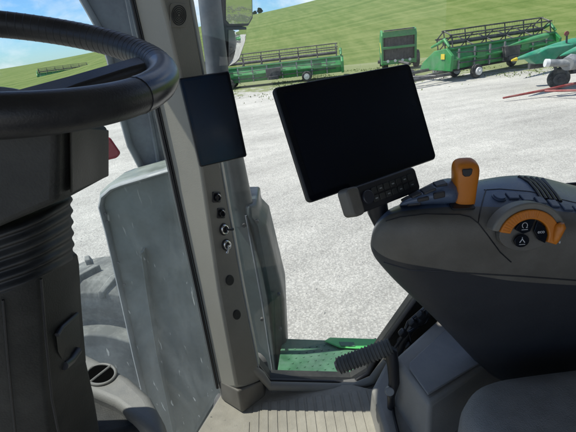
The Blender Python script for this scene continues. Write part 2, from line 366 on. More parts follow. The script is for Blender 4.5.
# ------------------------------------------------------------------ cab shell
PROWS = [(-90, 109, 141, 169), (0, 133, 163, 189.5), (75, 150.5, 181, 203), (170, 172, 202, 221), (290, 198.5, 219, 242.5), (388, 219, 237, 262)]
YL, YF, YR = 1.00, .945, 1.00
def prow(py):
    for a, b in zip(PROWS, PROWS[1:]):
        if a[0] <= py <= b[0]:
            t = (py - a[0]) / (b[0] - a[0]); return [a[i] + (b[i] - a[i]) * t for i in (1, 2, 3)]
    return PROWS[-1][1:]
def pface(px, py, off=0.0):
    """point on the right-hand face of the pillar"""
    l, f, r = prow(py); t = (px - f) / (r - f); return at(px, py, YF + (YR - YF) * t - off)
pil = empty('cab_pillar', at(240, 400, 1.0), 'beige front corner pillar between windscreen and side window, shade painted grey-brown on its right face', 'pillar')
mb = MB(); loops = []
for py, l, f, r in PROWS:
    L_, F_, R_ = at(l, py, YL), at(f, py, YF), at(r, py, YR)
    loops.append([L_, F_, R_, R_ + Vector((0, .07, 0)), L_ + Vector((.02, .07, 0))])
mb.loft(loops); mb.obj('pillar_cover', 'beige', pil, bevel=.009, seg=4)
for off, rr, m_, nm in ((-1.5, .0045, 'black', 'window_seal'), (1.2, .002, 'black', 'cover_seam')):
    mb = MB(); mb.tube([at(l + off, py, YL - .004) for py, l, f, r in PROWS], rr, 8); mb.obj(nm, m_, pil)
mb = MB(); mb.tube([at(l - 4.0, py, YL + .012) for py, l, f, r in PROWS], .0014, 6); mb.obj('seal_lip', 'trim', pil)
mb = MB(); mb.tube([at(r + .6, py, YR + .004) for py, l, f, r in PROWS], .0025, 6); mb.obj('edge_trim', 'trim', pil)
# right-hand pillar face: its shade painted on as a darker tone
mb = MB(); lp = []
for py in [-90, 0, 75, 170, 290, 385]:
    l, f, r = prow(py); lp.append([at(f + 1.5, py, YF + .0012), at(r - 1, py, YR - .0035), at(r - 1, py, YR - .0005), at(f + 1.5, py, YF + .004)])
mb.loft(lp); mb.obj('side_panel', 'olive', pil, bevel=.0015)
mb = MB()
top = [at(218.5, 380, YL - .005), at(238.5, 391, YF - .009), at(262.5, 380, YR - .005), at(264, 376, YR + .07), at(219, 376, YL + .07)]
bot = [at(220, 392, YL - .008), at(242, 411, YF - .014), at(265, 397, YR - .008), at(270, 386, YR + .07), at(218, 386, YL + .07)]
for b in bot: b.z = min(b.z, FLOOR + .012)
mb.loft([top, bot]); mb.obj('foot_cover', 'armside', pil, bevel=.008, seg=4)
# grille
c = pface(178, 15.5, .001); u = (pface(189, 15.5) - pface(168, 15.5)).normalized(); v = (pface(178, 4) - pface(178, 26)).normalized(); n = u.cross(v).normalized(); s = .9 / F
mb = MB(); mb.prism(rrect(c, u, v, .045, .047, .006), n * .003); g = mb.obj('speaker_grille', 'olive', pil, bevel=.001)
mb = MB()
for k in range(1, 6): mb.torus(c + n * .0035, .0038 * k, .0011, u, v, n=32, m=6)
mb.obj('grille_rings', 'black', g)
# sockets, keys and buttons down the pillar
def pframe(px, py):
    c = pface(px, py, .002); u = (pface(px + 5, py) - pface(px - 5, py)).normalized(); v = (pface(px, py - 8) - pface(px, py + 8)).normalized(); return c, u, v, u.cross(v).normalized()
for i, (px, py) in enumerate(((215.5, 197), (220, 213))):
    c, u, v, n = pframe(px, py)
    mb = MB(); mb.prism(rrect(c, u, v, .029, .027, .004), n * .005); b = mb.obj('power_socket', 'black', pil, bevel=.0012)
    mb = MB(); mb.torus(c + n * .007 + u * .001, .0085, .0025, u, v, n=24, m=8); mb.disc(c + n * .004, .008, u, v, .003); mb.obj('socket_ring', 'gloss', b)
    mb = MB(); mb.torus(c + n * .009 + u * .001, .0075, .0016, u, v, R(20), R(100), n=10, m=6); mb.obj('socket_cap', 'chrome', b)
for i, (px, py, dx, dy) in enumerate(((223, 229, .024, .002), (225.5, 244.5, -.008, -.02))):
    c, u, v, n = pframe(px, py)
    mb = MB(); mb.disc(c, .0165, u, v, .006); b = mb.obj('outlet_cap', 'black', pil, bevel=.0015)
    mb = MB(); mb.torus(c + n * .007, .0105, .003, u, v, n=24, m=8); mb.obj('cap_ring', 'chrome', b)
    mb = MB(); mb.tube([c + n * .009, c + n * .014 + u * dx * .6 + v * dy * .6, c + n * .012 + u * dx + v * dy], [.003, .0025, .004], 8); mb.obj('cap_strap', 'black' if dx > 0 else 'chrome', b)
for px, py in ((229.5, 280), (236.5, 314.5)):
    c, u, v, n = pframe(px, py)
    mb = MB(); mb.torus(c + n * .001, .014, .002, u, v, n=28, m=8); mb.disc(c, .0135, u, v, .004, n=28); mb.obj('round_plug', 'column', pil, bevel=.0015)

# floor and walls
fl = [pg(222, 392, FLOOR), pg(196, 434, FLOOR), Vector((-.50, .45, FLOOR)), Vector((-.75, .2, FLOOR)), Vector((-.75, -.9, FLOOR)), Vector((1.2, -.9, FLOOR)), Vector((1.2, 1.03, FLOOR)), Vector((-.16, 1.03, FLOOR))]
mb = MB(); mb.prism([p - Vector((0, 0, .06)) for p in fl], (0, 0, .056)); tag(mb.obj('cab_floor', 'consoleg', smooth=False), kind='structure')
# ribbed mat
mt = empty('floor_mat', (0.05, .85, FLOOR), 'dusty beige ribbed rubber floor mat lying around the pillar foot', 'mat')
mpoly = [pg(224, 393, FLOOR), pg(199, 434, FLOOR), Vector((-.40, .55, FLOOR)), Vector((-.40, .2, FLOOR)), Vector((.30, .2, FLOOR)), pg(372, 391, FLOOR), pg(352, 386.5, FLOOR), pg(270, 387, FLOOR)]
mb = MB(); mb.prism(mpoly, (0, 0, .008)); mb.obj('rubber_sheet', 'mat', mt, smooth=False, bevel=.002)
mb = MB()
k = 0
for i in range(24):
    x = -.37 + i * .028
    y1 = .975 if x > -.17 else .975 - (-.17 - x) * 2.0
    x1 = x + (-.01)
    sk = -.10 * 0
    mb.box((x + .004, (y1 + .22) / 2, FLOOR + .0085), (.0185, y1 - .22 - .02, .0045))
mb.obj('mat_ribs', 'mat', mt, smooth=False, bevel=.001)
# lower wall of the side window with sloping rear corner
LW = 1.03
op = [(240, 350), (258, 366), (270, 380), (352, 382), (368, 372), (379, 350), (417, 297), (440, 264)]
def wallface(Y):
    tp = [at(px, py, Y) for px, py in op]
    return tp + [Vector((1.26, Y, tp[-1].z + .002))]
mb = MB(); tp = wallface(LW); tp2 = tp; bt = [Vector((p.x, p.y, FLOOR - .06)) for p in tp]
mb.loft([[a for a in tp], [b for b in bt], [b + Vector((0, .045, 0)) for b in bt], [a + Vector((0, .045, 0)) for a in tp], tp], caps=False, closed=False)
sw = empty('side_wall', at(340, 384, LW), 'dark grey lower wall and sloping frame under the right side window', 'wall')
mb.obj('wall_panel', 'column', sw, smooth=False)
mb = MB(); mb.tube([p + Vector((0, -.004, 0)) for p in tp], .0085, 10); mb.obj('window_seal', 'black', sw)
mb = MB(); mb.tube([at(px + 1, py - 7, LW + .03) for px, py in op[5:]], .012, 8, flat=.5); mb.obj('outer_frame', 'stackm', sw)
mb = MB(); mb.tube([at(px + dx, py + dy, LW - .03) for (px, py), dx, dy in zip(op[:6], (8, 3, 0, 0, 4, 8), (14, 9, 6, 6, 8, 10))], .014, 10); mb.obj('sill_lip', 'olive', sw)
# side window pane
wp = wallface(LW + .02) + [Vector((1.26, LW + .02, 3.3)), at(135, -200, LW + .02), at(190, 0, LW + .02)]
mb = MB(); mb.add(wp, [list(range(len(wp)))]); o = mb.obj('side_window', 'sideglass', smooth=False)
tag(o, 'large clear right side window pane looking out over the gravel yard', 'window')
# windscreen: a curved pane, bottom tucked in and top forward
bl = [pg(220, 392, FLOOR), pg(195, 434, FLOOR), Vector((-.50, .45, FLOOR)), Vector((-.66, .2, FLOOR)), Vector((-.74, -.4, FLOOR))]
tl_ = [at(108, -90, YL + .01), at(60, -90, .93), Vector((-.72, .62, 3.25)), Vector((-.84, .3, 3.25)), Vector((-.9, -.4, 3.25))]
mb = MB(); rows = []
for k in range(7):
    t = k / 6; rows.append([a.lerp(b, t) + Vector((-.07, .02, 0)) * math.sin(math.pi * t) * (0 if j == 0 else min(1, j)) for j, (a, b) in enumerate(zip(bl, tl_))])
mb.loft(rows, caps=False, closed=False); o = mb.obj('windscreen', 'windscreen', smooth=True)
tag(o, 'dust-streaked front windscreen pane behind the steering wheel', 'windscreen')
# roof, rear wall, left side (they keep the sky off the interior)
mb = MB(); rf = [(-.60, 1.06), (-.90, .3), (-.95, -1.1), (1.3, -1.1), (1.3, 1.10)]
mb.prism([Vector((x, y, 3.32)) for x, y in rf], (0, 0, .16)); o = mb.obj('cab_roof', 'headliner', bevel=.02); tag(o, kind='structure')
mb = MB(); mb.box((1.28, 0, 2.5), (.04, 2.1, 1.64)); tag(mb.obj('cab_rear_wall', 'headliner', smooth=False), kind='structure')

# ================================================================== EXTERIOR PARTS OF THE TRACTOR
st = empty('air_stack', at(250, 340, 1.5), 'tall dusty grey stack with dark lower housing outside the side window', 'stack')
mb = MB(); mb.tube([at(218, 75, 1.5), at(232, 160, 1.5), at(245, 222, 1.5)], [.041, .044, .046], 18); mb.obj('lower_pipe', 'housing', st)
mb = MB(); mb.tube([at(198, -70, 1.5), at(209.5, 0, 1.5), at(218.5, 80, 1.5)], [.036, .036, .038], 18); mb.obj('stack_pipe', 'stackm', st)
mb = MB(); lp = []
for py, a, b in ((205, 238, 257), (217, 238, 258), (226, 240, 267), (300, 250, 285), (375, 262, 288.5), (430, 272, 292)):
    A, B = at(a - 6, py, 1.52), at(b, py, 1.48); lp.append([A, at((a + b) / 2 + 2, py, 1.44), B, B + Vector((.01, .22, 0)), A + Vector((0, .22, 0))])
mb.loft(lp); mb.obj('housing', 'housing', st, bevel=.012)
mb = MB(); mb.tube([at(246, 215, 1.455), at(262, 300, 1.425), at(273, 372, 1.425)], .012, 8, flat=.4); mb.obj('housing_rib', 'stackm', st)
for px, py in ((244, 226), (257, 222), (262, 320), (280, 330), (279, 295)):
    mb = MB(); mb.disc(at(px, py, 1.44), .007, (1, 0, 0), (0, 0, 1), -.012, 10); mb.obj('bolt', 'darksteel', st)

mr = empty('wing_mirror', at(224, 60, 1.6), 'black wing mirror with upper flat and lower wedge glass beside the stack', 'mirror')
mb = MB(); mb.tube([at(221, -90, 1.6), at(223, 0, 1.58), at(225, 30, 1.58), at(222, 70, 1.58)], .014, 10); mb.obj('bracket', 'black', mr)
def onpl(px, py, P0, n): r_ = ray(px, py); return CAM + r_ * ((P0 - CAM).dot(n) / r_.dot(n))
def mirror_unit(pts, inner, Y, n, nm):
    P0 = at(238, 10 if nm == 'upper' else 45, Y); n = Vector(n).normalized()
    q = [onpl(x, y, P0, n) for x, y in pts]; mb = MB(); mb.prism([p - n * .001 for p in q], n * -.06); sh = mb.obj('mirror_shell', 'black', mr, bevel=.005)
    q = [onpl(x, y, P0, n) + n * .003 for x, y in inner]; mb = MB()
    if nm == 'upper': mb.add(q, [list(range(len(q)))])
    else:
        c_ = sum(q, Vector()) / len(q); N_ = 8; rows = [[c_ + (p - c_) * (k / N_) + n * .012 * (1 - (k / N_) ** 2) for p in q] for k in range(1, N_ + 1)]; mb.loft(rows, caps=False); mb.add(rows[0], [list(range(len(q)))])
    mb.obj('mirror_glass', 'mirror', sh, smooth=(nm != 'upper'))
mirror_unit([(223, -60), (252, -60), (253.5, 18), (249, 26), (228, 26.5), (223, 22)], [(225, -55), (250, -55), (251.5, 17), (248, 23.5), (229, 24), (225.5, 20)], 1.56, (.68, -.73, -.07), 'upper')
mirror_unit([(226, 27.5), (247.5, 27), (246.5, 40), (240, 60), (236, 64), (226, 68)], [(228, 30), (246, 29.5), (244.5, 41), (238.5, 58), (235, 62), (228, 66)], 1.56, (.68, -.73, -.2), 'lower')

# broad panel through the windscreen
bp = empty('bonnet_panel', at(180, 420, 1.65), 'broad dusty grey-green round-cornered bonnet panel beyond the windscreen', 'panel')
fp = [(118, 290), (104, 225), (97, 204), (98, 194), (105, 187), (118, 182), (165, 168), (240, 150), (262, 300), (280, 470), (166, 480), (150, 430)]
mb = MB(); mb.prism([at(x, y, 1.62) for x, y in fp], (-.02, .32, -.03)); mb.obj('panel_body', 'bonnet', bp, bevel=.03, seg=4)
edge = [(166, 480), (153, 430), (135, 355), (121, 290), (108, 232), (101, 206), (103, 196), (112, 188), (122, 184), (166, 171), (240, 153)]
mb = MB(); mb.tube([at(x, y, 1.612) for x, y in edge], .022, 10, flat=.45); mb.obj('edge_strip', 'trim', bp)
for x, y in ((105, 214), (107, 222), (118, 263), (124, 285)): mb = MB(); mb.disc(at(x, y, 1.596), .006, (1, 0, 0), (0, 0, 1), -.006, 10); mb.obj('rivet', 'darksteel', bp)
mb = MB(); mb.tube([at(x, y, 1.60) for x, y in ((143, 250), (150, 300), (158, 350), (175, 432))], .03, 8, flat=.2); mb.obj('crease', 'bonnet', bp)
# curved grey exhaust shield at top left
ex = empty('exhaust_shield', at(140, 170, 1.95), 'curved dusty blue-grey exhaust shield rising behind the steering wheel rim', 'shield')
fp = [(60, -40), (80, 0), (97, 30), (107, 60), (116, 110), (126, 145), (141, 172), (150, 190), (200, 190), (190, 100), (170, -40)]
mb = MB(); mb.prism([at(x, y, 1.95) for x, y in fp], (0, .25, 0)); mb.obj('shield_body', 'stackm', ex, bevel=.03, seg=4)
mb = MB(); mb.tube([at(x, y, 1.94) for x, y in ((64, -40), (83, 0), (100, 30), (110, 60), (120, 110), (130, 145), (146, 176))], .03, 10, flat=.4); mb.obj('edge_strip', 'trim', ex)
mb = MB(); mb.tube([at(x, y, 1.92) for x, y in ((120, -40), (132, 20), (146, 90), (160, 170))], .012, 8); mb.obj('crease', 'stackm', ex)
# dust-caked front tyre lower left
tc_ = at(92, 272, 2.15); ft = empty('front_wheel', Vector((tc_.x, 2.25, 0)), 'dust-caked front tyre with pale lugs seen low beyond the windscreen beside the column', 'wheel')
def front_tyre():
    ax = Vector((.16, .987, 0)).normalized(); R0 = tc_.z / 2; c = Vector((tc_.x, 2.28, R0)); u = ax.cross(Vector((0, 0, 1))).normalized(); v = Vector((0, 0, 1)); W = .40
    mb = MB(); loops = []
    for i in range(65):
        a = 2 * math.pi * i / 64; d = u * math.cos(a) + v * math.sin(a)
        loops.append([c + d * R0 * p + ax * W * q for p, q in ((.60, -.42), (.74, -.52), (.88, -.50), (.945, -.36), (.955, 0), (.945, .36), (.88, .50), (.74, .52), (.60, .42))])
    mb.loft(loops, False)
    for i in range(44):
        a = 2 * math.pi * i / 44; sd_ = -1 if i % 2 else 1
        for k, (q, da, rr) in enumerate(((.10, 0.0, 1), (.34, .09, .99), (.50, .15, .93))):
            if k == 2: break
            q2, da2, r2 = ((.34, .09, .99), (.52, .16, .90))[k]
            def P_(q_, aa, r_): d = u * math.cos(a + aa) + v * math.sin(a + aa); return c + d * R0 * r_ + ax * W * q_ * sd_
            w_ = .030
            mb.loft([[P_(q, da - w_, rr - .06), P_(q, da - w_ * .8, rr), P_(q, da + w_ * .8, rr), P_(q, da + w_, rr - .06)], [P_(q2, da2 - w_, r2 - .06), P_(q2, da2 - w_ * .8, r2), P_(q2, da2 + w_ * .8, r2), P_(q2, da2 + w_, r2 - .06)]])
    t_ = mb.obj('tyre', 'dusttyre', ft, bevel=.006, seg=2)
    mb = MB(); mb.disc(c - ax * .10, R0 * .61, u, v, .2, 40); mb.disc(c - ax * .16, R0 * .22, u, v, .3, 20); mb.obj('rim', 'dusttyre', t_, bevel=.01)
M['dusttyre'] = mat('dust_caked_rubber', (.09, .095, .09), .85, var=.3, scale=4, dust=.9, dscale=5, dustcol=(.36, .37, .34), bump=.4, bscale=60)
front_tyre()
# red marker
rl = at(112, 148, .85)
mb = MB(); mb.loft([[at(x, y, 1.9) for x, y in ((104, 137), (110, 137), (121, 153), (117, 158), (104, 161))], [at(x, y, 2.0) for x, y in ((104, 137), (110, 137), (121, 153), (117, 158), (104, 161))]])
o = mb.obj('marker_lamp', 'maroon', bevel=.01); tag(o, 'small dark-red lamp seen past the right edge of the steering column', 'lamp')
# green deck outside the sill
dk = empty('access_deck', pg(330, 365, 1.55), 'dark green dimpled access deck just outside the side window sill', 'deck')
dp = [pg(282, 338, 1.5), pg(384, 342, 1.5), pg(430, 420, 1.5), pg(270, 420, 1.5)]
mb = MB(); mb.prism(dp, (0, 0, -.05)); mb.obj('deck_plate', 'deck', dk, bevel=.006)
mb = MB()
for i in range(26):
    for j in range(12):
        x = -.12 + i * .032 + (j % 2) * .016; y = 1.12 + j * .028
        p = Vector((x, y, 1.5))
        if y > pg(300, 341, 1.5).y - .02 or x < -.08: continue
        mb.disc(p, .0045, (1, 0, 0), (0, 1, 0), .002, 7)
tag(mb.obj('tread_dimples', 'deck', dk, smooth=False), kind='stuff')
mb = MB(); q = [pg(x, y, 1.505) for x, y in ((324, 342), (330, 338.5), (392, 340.5), (398, 352), (340, 348.5))]
mb.prism(q, (0, 0, .008)); kb = mb.obj('kick_plate', 'brightgreen', dk, bevel=.004)
mb = MB(); q = [pg(x, y, 1.5145) for x, y in ((339, 342), (354, 342.5), (355, 346.5), (341, 346))]; mb.prism(q, (0, 0, .002)); mb.obj('worn_patch', 'deck', kb, smooth=False)
# tractor chassis under the cab so that nothing floats
mb = MB(); mb.box((.1, .25, 1.15), (2.2, 1.3, .9)); mb.box((-1.4, .3, 1.0), (1.6, .8, .8)); mb.box((-.17, 1.60, 1.2), (.14, .26, .50)); mb.box((.1, 1.2, 1.2), (1.0, .26, .46))
o = mb.obj('tractor_chassis', 'darksteel', bevel=.04); tag(o, 'dark steel chassis carrying the cab and the deck', 'chassis')
for i, (x, y, r) in enumerate(((.9, 1.6, .85), (.9, -1.1, .85), (-1.9, -1.0, .6))):
    pass

# ================================================================== STEERING
def cs(r_, u_, d_): return CAM + ROT @ Vector((r_, u_, -d_))
sc = cs(-.322, .166, .430)
far = (ROT @ Vector((0, .51, -.86))); far.normalize(); rt = ROT @ Vector((1, -0.19, 0)); rt = (rt - far * rt.dot(far)).normalized()
WR = .185
whl = empty('steering_wheel', sc, 'black rubber steering wheel rim close to the camera at upper left', 'steering wheel')
nrm = rt.cross(far).normalized()
if nrm.z < 0: nrm = -nrm
mb = MB(); mb.torus(sc, WR, .0175, rt, far, R(22), R(345), n=110, m=20); mb.obj('rim', 'rubber', whl)
mb = MB(); mb.torus(sc, WR, .0182, rt, far, R(-15.5), R(22.5), n=24, m=20); mb.obj('rim_grip', 'rubber_gloss', whl)
mb = MB()
for k in range(48):
    a = R(30 + k * 3.2); p = sc + rt * math.cos(a) * WR + far * math.sin(a) * WR; d = rt * math.cos(a) + far * math.sin(a)
    mb.torus(p, .0172, .0006, d, nrm, n=20, m=5)
mb.obj('grip_ridges', 'rubber', whl)
hub = sc - nrm * .06
for a in (33, 150, 262):
    a = R(a); d = rt * math.cos(a) + far * math.sin(a); s_ = d.cross(nrm)
    lp = []
    for t, w, hgt, z in ((.02, .035, .012, 0), (.09, .022, .012, .025), (.15, .020, .011, .046), (WR, .022, .010, .058)):
        p = hub + d * t + nrm * z; lp.append([p + s_ * w - nrm * hgt, p + s_ * w + nrm * hgt, p - s_ * w + nrm * hgt, p - s_ * w - nrm * hgt])
    mb = MB(); mb.loft(lp); mb.obj('spoke', 'black', whl, bevel=.006)
mb = MB(); mb.disc(hub - nrm * .02, .055, rt, far, .035 if rt.cross(far).z > 0 else -.035, 32); mb.obj('hub_cover', 'black', whl, bevel=.008)

colm = empty('steering_column', Vector((-.33, .5, FLOOR)), 'dark plastic steering column with rubber bellows at left edge', 'steering column')
def loop(A, B, B2, C, D): return [at(*A), at(*B), at(*B2), at(*C), at(*D)]
# upper shroud
t1 = loop((-80, 118, .36), (58, 121, .37), (67, 122, .39), (108, 126, .52), (40, 118, .62)); b1 = loop((-80, 262, .36), (56, 203, .37), (68, 196, .39), (108, 178, .52), (40, 165, .62))
mid = [a.lerp(b, .15) for a, b in zip(t1, b1)]
mb = MB(); mb.loft([t1, mid, b1]); mb.obj('upper_shroud', 'column', colm, bevel=.006)
q = [at(69, 126, .389), at(107, 130, .512), at(107, 176, .512), at(70, 193, .389)]
mb = MB(); mb.prism(q, (.003, -.002, 0)); mb.obj('side_cover', 'columnside', colm, bevel=.0015)
mb = MB(); lp = []
tz = []
yy = 196
for k in range(25):
    y = 192 + k * 2.8; dxx = k * .125
    ring = [at(-90, y + 62, .36), at(10, y + 38, .38), at(40, y + 24, .40), at(63 + dxx, y + 11, .44), at(77 + dxx, y + 2, .50), at(69, y - 5, .60), at(0, y, .62)]
    cc_ = Vector((-.40, .58, 0)); q_ = .055 * (.5 + .5 * math.cos(k * math.pi / 2)); lp.append([Vector((p.x + (cc_.x - p.x) * q_, p.y + (cc_.y - p.y) * q_, p.z)) for p in ring])
mb.loft(lp); mb.obj('bellows', 'bellows', colm, subsurf=1)
def low(y, c, k=0): return [at(-90, y + 62, .36), at(8, y + 38, .385), at(40 + k * .55, y + 24, .405), at(62 + k * .8, y + 11, .45), at(c, y + 2, .50), at(c - 8, y - 5, .60), at(0, y, .62)]
mb = MB(); mb.loft([low(251, 77), low(262, 79), low(300, 81, 3), low(360, 86, 7), low(395, 94, 13), low(470, 106, 22)]); mb.obj('lower_shroud', 'column', colm, bevel=.004)
for pts in ([(41, 279, .402), (46, 340, .40), (52, 400, .40), (60, 440, .40)], [(3, 300, .38), (8, 360, .38), (16, 440, .38)]):
    mb = MB(); mb.tube([at(*p) for p in pts], .0014, 6); mb.obj('panel_seam', 'black', colm)
# handle recess: the shade inside it painted as a flat black plate
hp = [(56, 335), (62, 326), (77, 314), (79, 340), (78, 350), (66, 367), (58, 352)]
Yh = lambda x: .405 + (x - 45) * .0026
mb = MB(); mb.prism([at(x, y, Yh(x) - .010) for x, y in hp], (0, .006, 0)); hr = mb.obj('handle_recess_shade', 'black', colm, bevel=.002)
mb = MB(); mb.tube([at(x, y, Yh(x) - .013) for x, y in [(57, 335), (62, 327), (77, 314)]], .003, 8); mb.tube([at(x, y, Yh(x) - .013) for x, y in [(64, 366), (71, 360), (78, 350)]], .006, 8); mb.obj('handle_lip', 'rubber_gloss', hr)
# pale base lobe with two cups
lb = empty('console_base', pg(130, 400, 2.14), 'pale grey rounded console base with two dark cup holes beside the steering column', 'console')
Z = 2.14
tp = [(60, 345), (84, 352), (104, 362), (128, 376), (148, 394), (159, 414), (163, 440), (145, 427), (112, 402), (80, 388), (55, 380)]
T = [pg(x, y, Z) for x, y in tp]; mb = MB()
B = [p - Vector((0, 0, .38)) + (p - T[3]) * .05 for p in T]; mb.loft([T, [p + Vector((.004, 0, -.03)) for p in T], B]); mb.obj('base_shell', 'lightgrey', lb, bevel=.014, seg=5)
cu = pg(101, 375, Z); ax = (pg(116, 383, Z) - pg(88, 368, Z)).normalized(); ay = Vector((0, 0, 1)).cross(ax)
mb = MB(); mb.torus(cu + Vector((0, 0, .002)), .037, .0035, ax, ay, n=40, m=8, ry=.026)
mb.tube([cu - ay * .026 + Vector((0, 0, .003)), cu + ay * .026 + Vector((0, 0, .003))], .003, 8); mb.obj('cup_rim', 'lightgrey', lb)
mb = MB(); mb.disc(cu + Vector((0, 0, .001)), .035, ax, ay, .0015 if ax.cross(ay).z > 0 else -.0015, 32, ry=.0245); mb.obj('cup_hole_shade', 'void', lb)  # flat disc, shade of a deep hole put into its colour
mb = MB(); q = [pg(x, y, 2.05) for x, y in ((86, 394), (118, 404), (160, 450), (80, 470))]; mb.prism(q, (0, 0, .06)); mb.obj('shade_wedge', 'column', lb, bevel=.02)  # added dark slab paints the shaded wedge below the lobe's edge

# ================================================================== DISPLAYS
def screen(c4, d0, name, label, th, cr, bez, shell='black', glow=None):
    q = quad(c4, d0); c, u, v, n, w, h = facing(q)
    if n.dot(CAM - c) < 0: n = -n
    e = empty(name, c, label, 'display')
    mb = MB(); mb.prism(rrect(c - n * th, u, v, w, h, cr), n * (th - .001)); mb.obj('housing', shell, e, bevel=.003)
    mb = MB(); mb.prism(rrect(c - n * .001, u, v, w - .004, h - .004, cr), n * .002); mb.obj('glass', 'gloss', e, bevel=.0008)
    mb = MB(); mb.prism(rrect(c + n * .001, u, v, w - bez, h - bez, .003), n * .0006); mb.obj('screen_area', 'lcd', e, smooth=False)
    return e, q, c, u, v, n, w, h
M['lcd'] = mat('sky_tinted_lcd', (.002, .004, .010), .16, var=.05, spec=.25)  # navy base colour carries a faint blue sky reflection
E1 = screen([(267.5, 89), (405.5, 64), (440.5, 157), (315, 201)], .80, 'large_display', 'large switched-off black touchscreen tilted in front of the side window', .013, .010, .03)
# small pillar display, on its bracket
E2 = screen([(181.5, 78), (232, 70), (245, 157), (197.5, 168)], .845, 'pillar_display', 'small upright black display fixed on the front corner pillar', .012, .005, .016)

mb = MB(); mb.tube([at(208, 122, .90), at(206, 122, .985)], .022, 12); mb.obj('bracket', 'black', E2[0])
kp = empty('display_keypad', pc(383, 190, .80), 'narrow black keypad bar mounted under the large touchscreen', 'keypad')
_, _, _, u, v, n, _, _ = E1; c = pc(384, 190.5, .77); w, h = 92 * .77 / F, 26 * .77 / F
mb = MB(); mb.prism(rrect(c - n * .02, u, v, w, h, .010), n * .026); mb.obj('keypad_body', 'black', kp, bevel=.003)
mb = MB(); mb.prism(rrect(c - n * .022 - u * (w / 2 - .010), u, v, .028, h + .004, .009), n * .031); mb.obj('end_cap', 'armside', kp, bevel=.004)
for i in range(7):
    for j in range(2):
        cc = c + n * .006 + u * (-w / 2 + .056 + i * .0155) + v * (j - .5) * .0145
        mb = MB(); mb.prism(rrect(cc, u, v, .0135, .0118, .002), n * .003); k_ = mb.obj('key', 'column', kp, bevel=.0008)
        if (i + j) % 2 == 0:
            mb = MB(); mb.prism(rrect(cc + n * .003 , u, v, .006, .0022, .0008), n * .0003); mb.obj('key_mark', 'steel', k_, smooth=False)
mb = MB(); cc = c + n * .006 + u * (-w / 2 + .037); mb.disc(cc, .0125, u, v, .007 if u.cross(v).dot(n) > 0 else -.007, 24); mb.obj('scroll_dial', 'rubber_gloss', kp, bevel=.0015)
mb = MB(); mb.tube([pc(374, 192, .83), pc(378, 212, .85), pc(388, 230, .86)], [.03, .028, .03], 12, flat=.7); mb.obj('support_arm', 'black', kp)

# ================================================================== ARMREST CONSOLE
ar = empty('armrest_console', at(500, 380, .78), 'large grey-brown armrest console on the right, sky-blue sheen painted on its control top', 'armrest')
# per station: px, back-top, top-ridge, front-top-edge, bulge, lower edge, under, bottom
ST = [(371, 238, 237, 238, 240, 244, 247, 249),
      (374, 226, 225, 228, 237, 250, 256, 258),
      (381, 216, 214, 217, 235, 258, 263, 268),
      (393, 207, 205, 209, 234, 264, 272, 284),
      (412, 203, 200, 207, 233, 268, 281, 303),
      (440, 193, 187, 207, 232, 270, 296, 331),
      (465, 187, 178, 208, 232, 272, 312, 358),
      (490, 180, 173, 210, 233, 274, 328, 386),
      (515, 176, 171, 212, 234, 277, 336, 400),
      (540, 177, 172, 213, 235, 279, 336, 398),
      (575, 188, 184, 216, 237, 283, 334, 390),
      (640, 197, 195, 219, 240, 287, 330, 384),
      (720, 200, 198, 222, 243, 290, 328, 380)]
YY = (.86, .80, .665, .640, .655, .70, .76)
lp = []
for i, s_ in enumerate(ST):
    y = list(YY); 
    if i < 4:
        t = (4 - i) / 4; y = [v_ + (.74 - v_) * t * .8 for v_ in YY]
    P = [at(s_[0], s_[k + 1], y[k]) for k in range(7)]; kk = .15 if i == 0 else (.5 if i == 1 else 1); P.append(P[-1] + Vector((0, .08, .02)) * kk); P.append(P[0] + Vector((0, .02, -.04)) * kk)
    lp.append(P)
def body_part(idx, name, m, push=0.0, **k):
    mb = MB(); mb.loft([[P[i] for i in idx] for P in lp]); return mb.obj(name, m, ar, **k)
body = obj('armrest_body', [p for P in lp for p in P], [], 'armside', ar) if False else None
mb = MB(); mb.loft(lp); ab = mb.obj('armrest_body', 'armside', ar, subsurf=2)
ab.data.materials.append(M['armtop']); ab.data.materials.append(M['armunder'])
n_ = 9; nst = len(lp)
# faces: loop index j between section points j and j+1
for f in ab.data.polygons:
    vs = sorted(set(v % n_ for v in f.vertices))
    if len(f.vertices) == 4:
        if vs in ([0, 1], [1, 2]): f.material_index = 1  # upward faces: sky sheen put into the colour
        if vs in ([4, 5], [5, 6], [6, 7]): f.material_index = 2  # undercut faces: shade put into the colour
# helper: interpolated point on the armrest, s = section parameter 0..6
def arm(px, s_, off=0.0):
    for a, b, i in zip(ST, ST[1:], range(99)):
        if a[0] <= px <= b[0]:
            t = (px - a[0]) / (b[0] - a[0]); j = int(s_); fr = s_ - j
            def pt(i, j): return lp[i][j]
            p0 = pt(i, j).lerp(pt(i + 1, j), t); p1 = pt(i, j + 1).lerp(pt(i + 1, j + 1), t)
            return p0.lerp(p1, fr)
from mathutils.bvhtree import BVHTree
def bvh(o):
    dg = bpy.context.evaluated_depsgraph_get(); e = o.evaluated_get(dg); me = e.to_mesh(); mw_ = e.matrix_world
    t = BVHTree.FromPolygons([mw_ @ v.co for v in me.vertices], [tuple(p.vertices) for p in me.polygons]); e.to_mesh_clear(); return t
bpy.context.view_layer.update(); TREE = bvh(ab)
def hit(px, py, tree=None):
    p, n, _, _ = (tree or TREE).ray_cast(CAM, ray(px, py).normalized())
    if p is None: return None
    if n.dot(CAM - p) < 0: n = -n
    return p, n
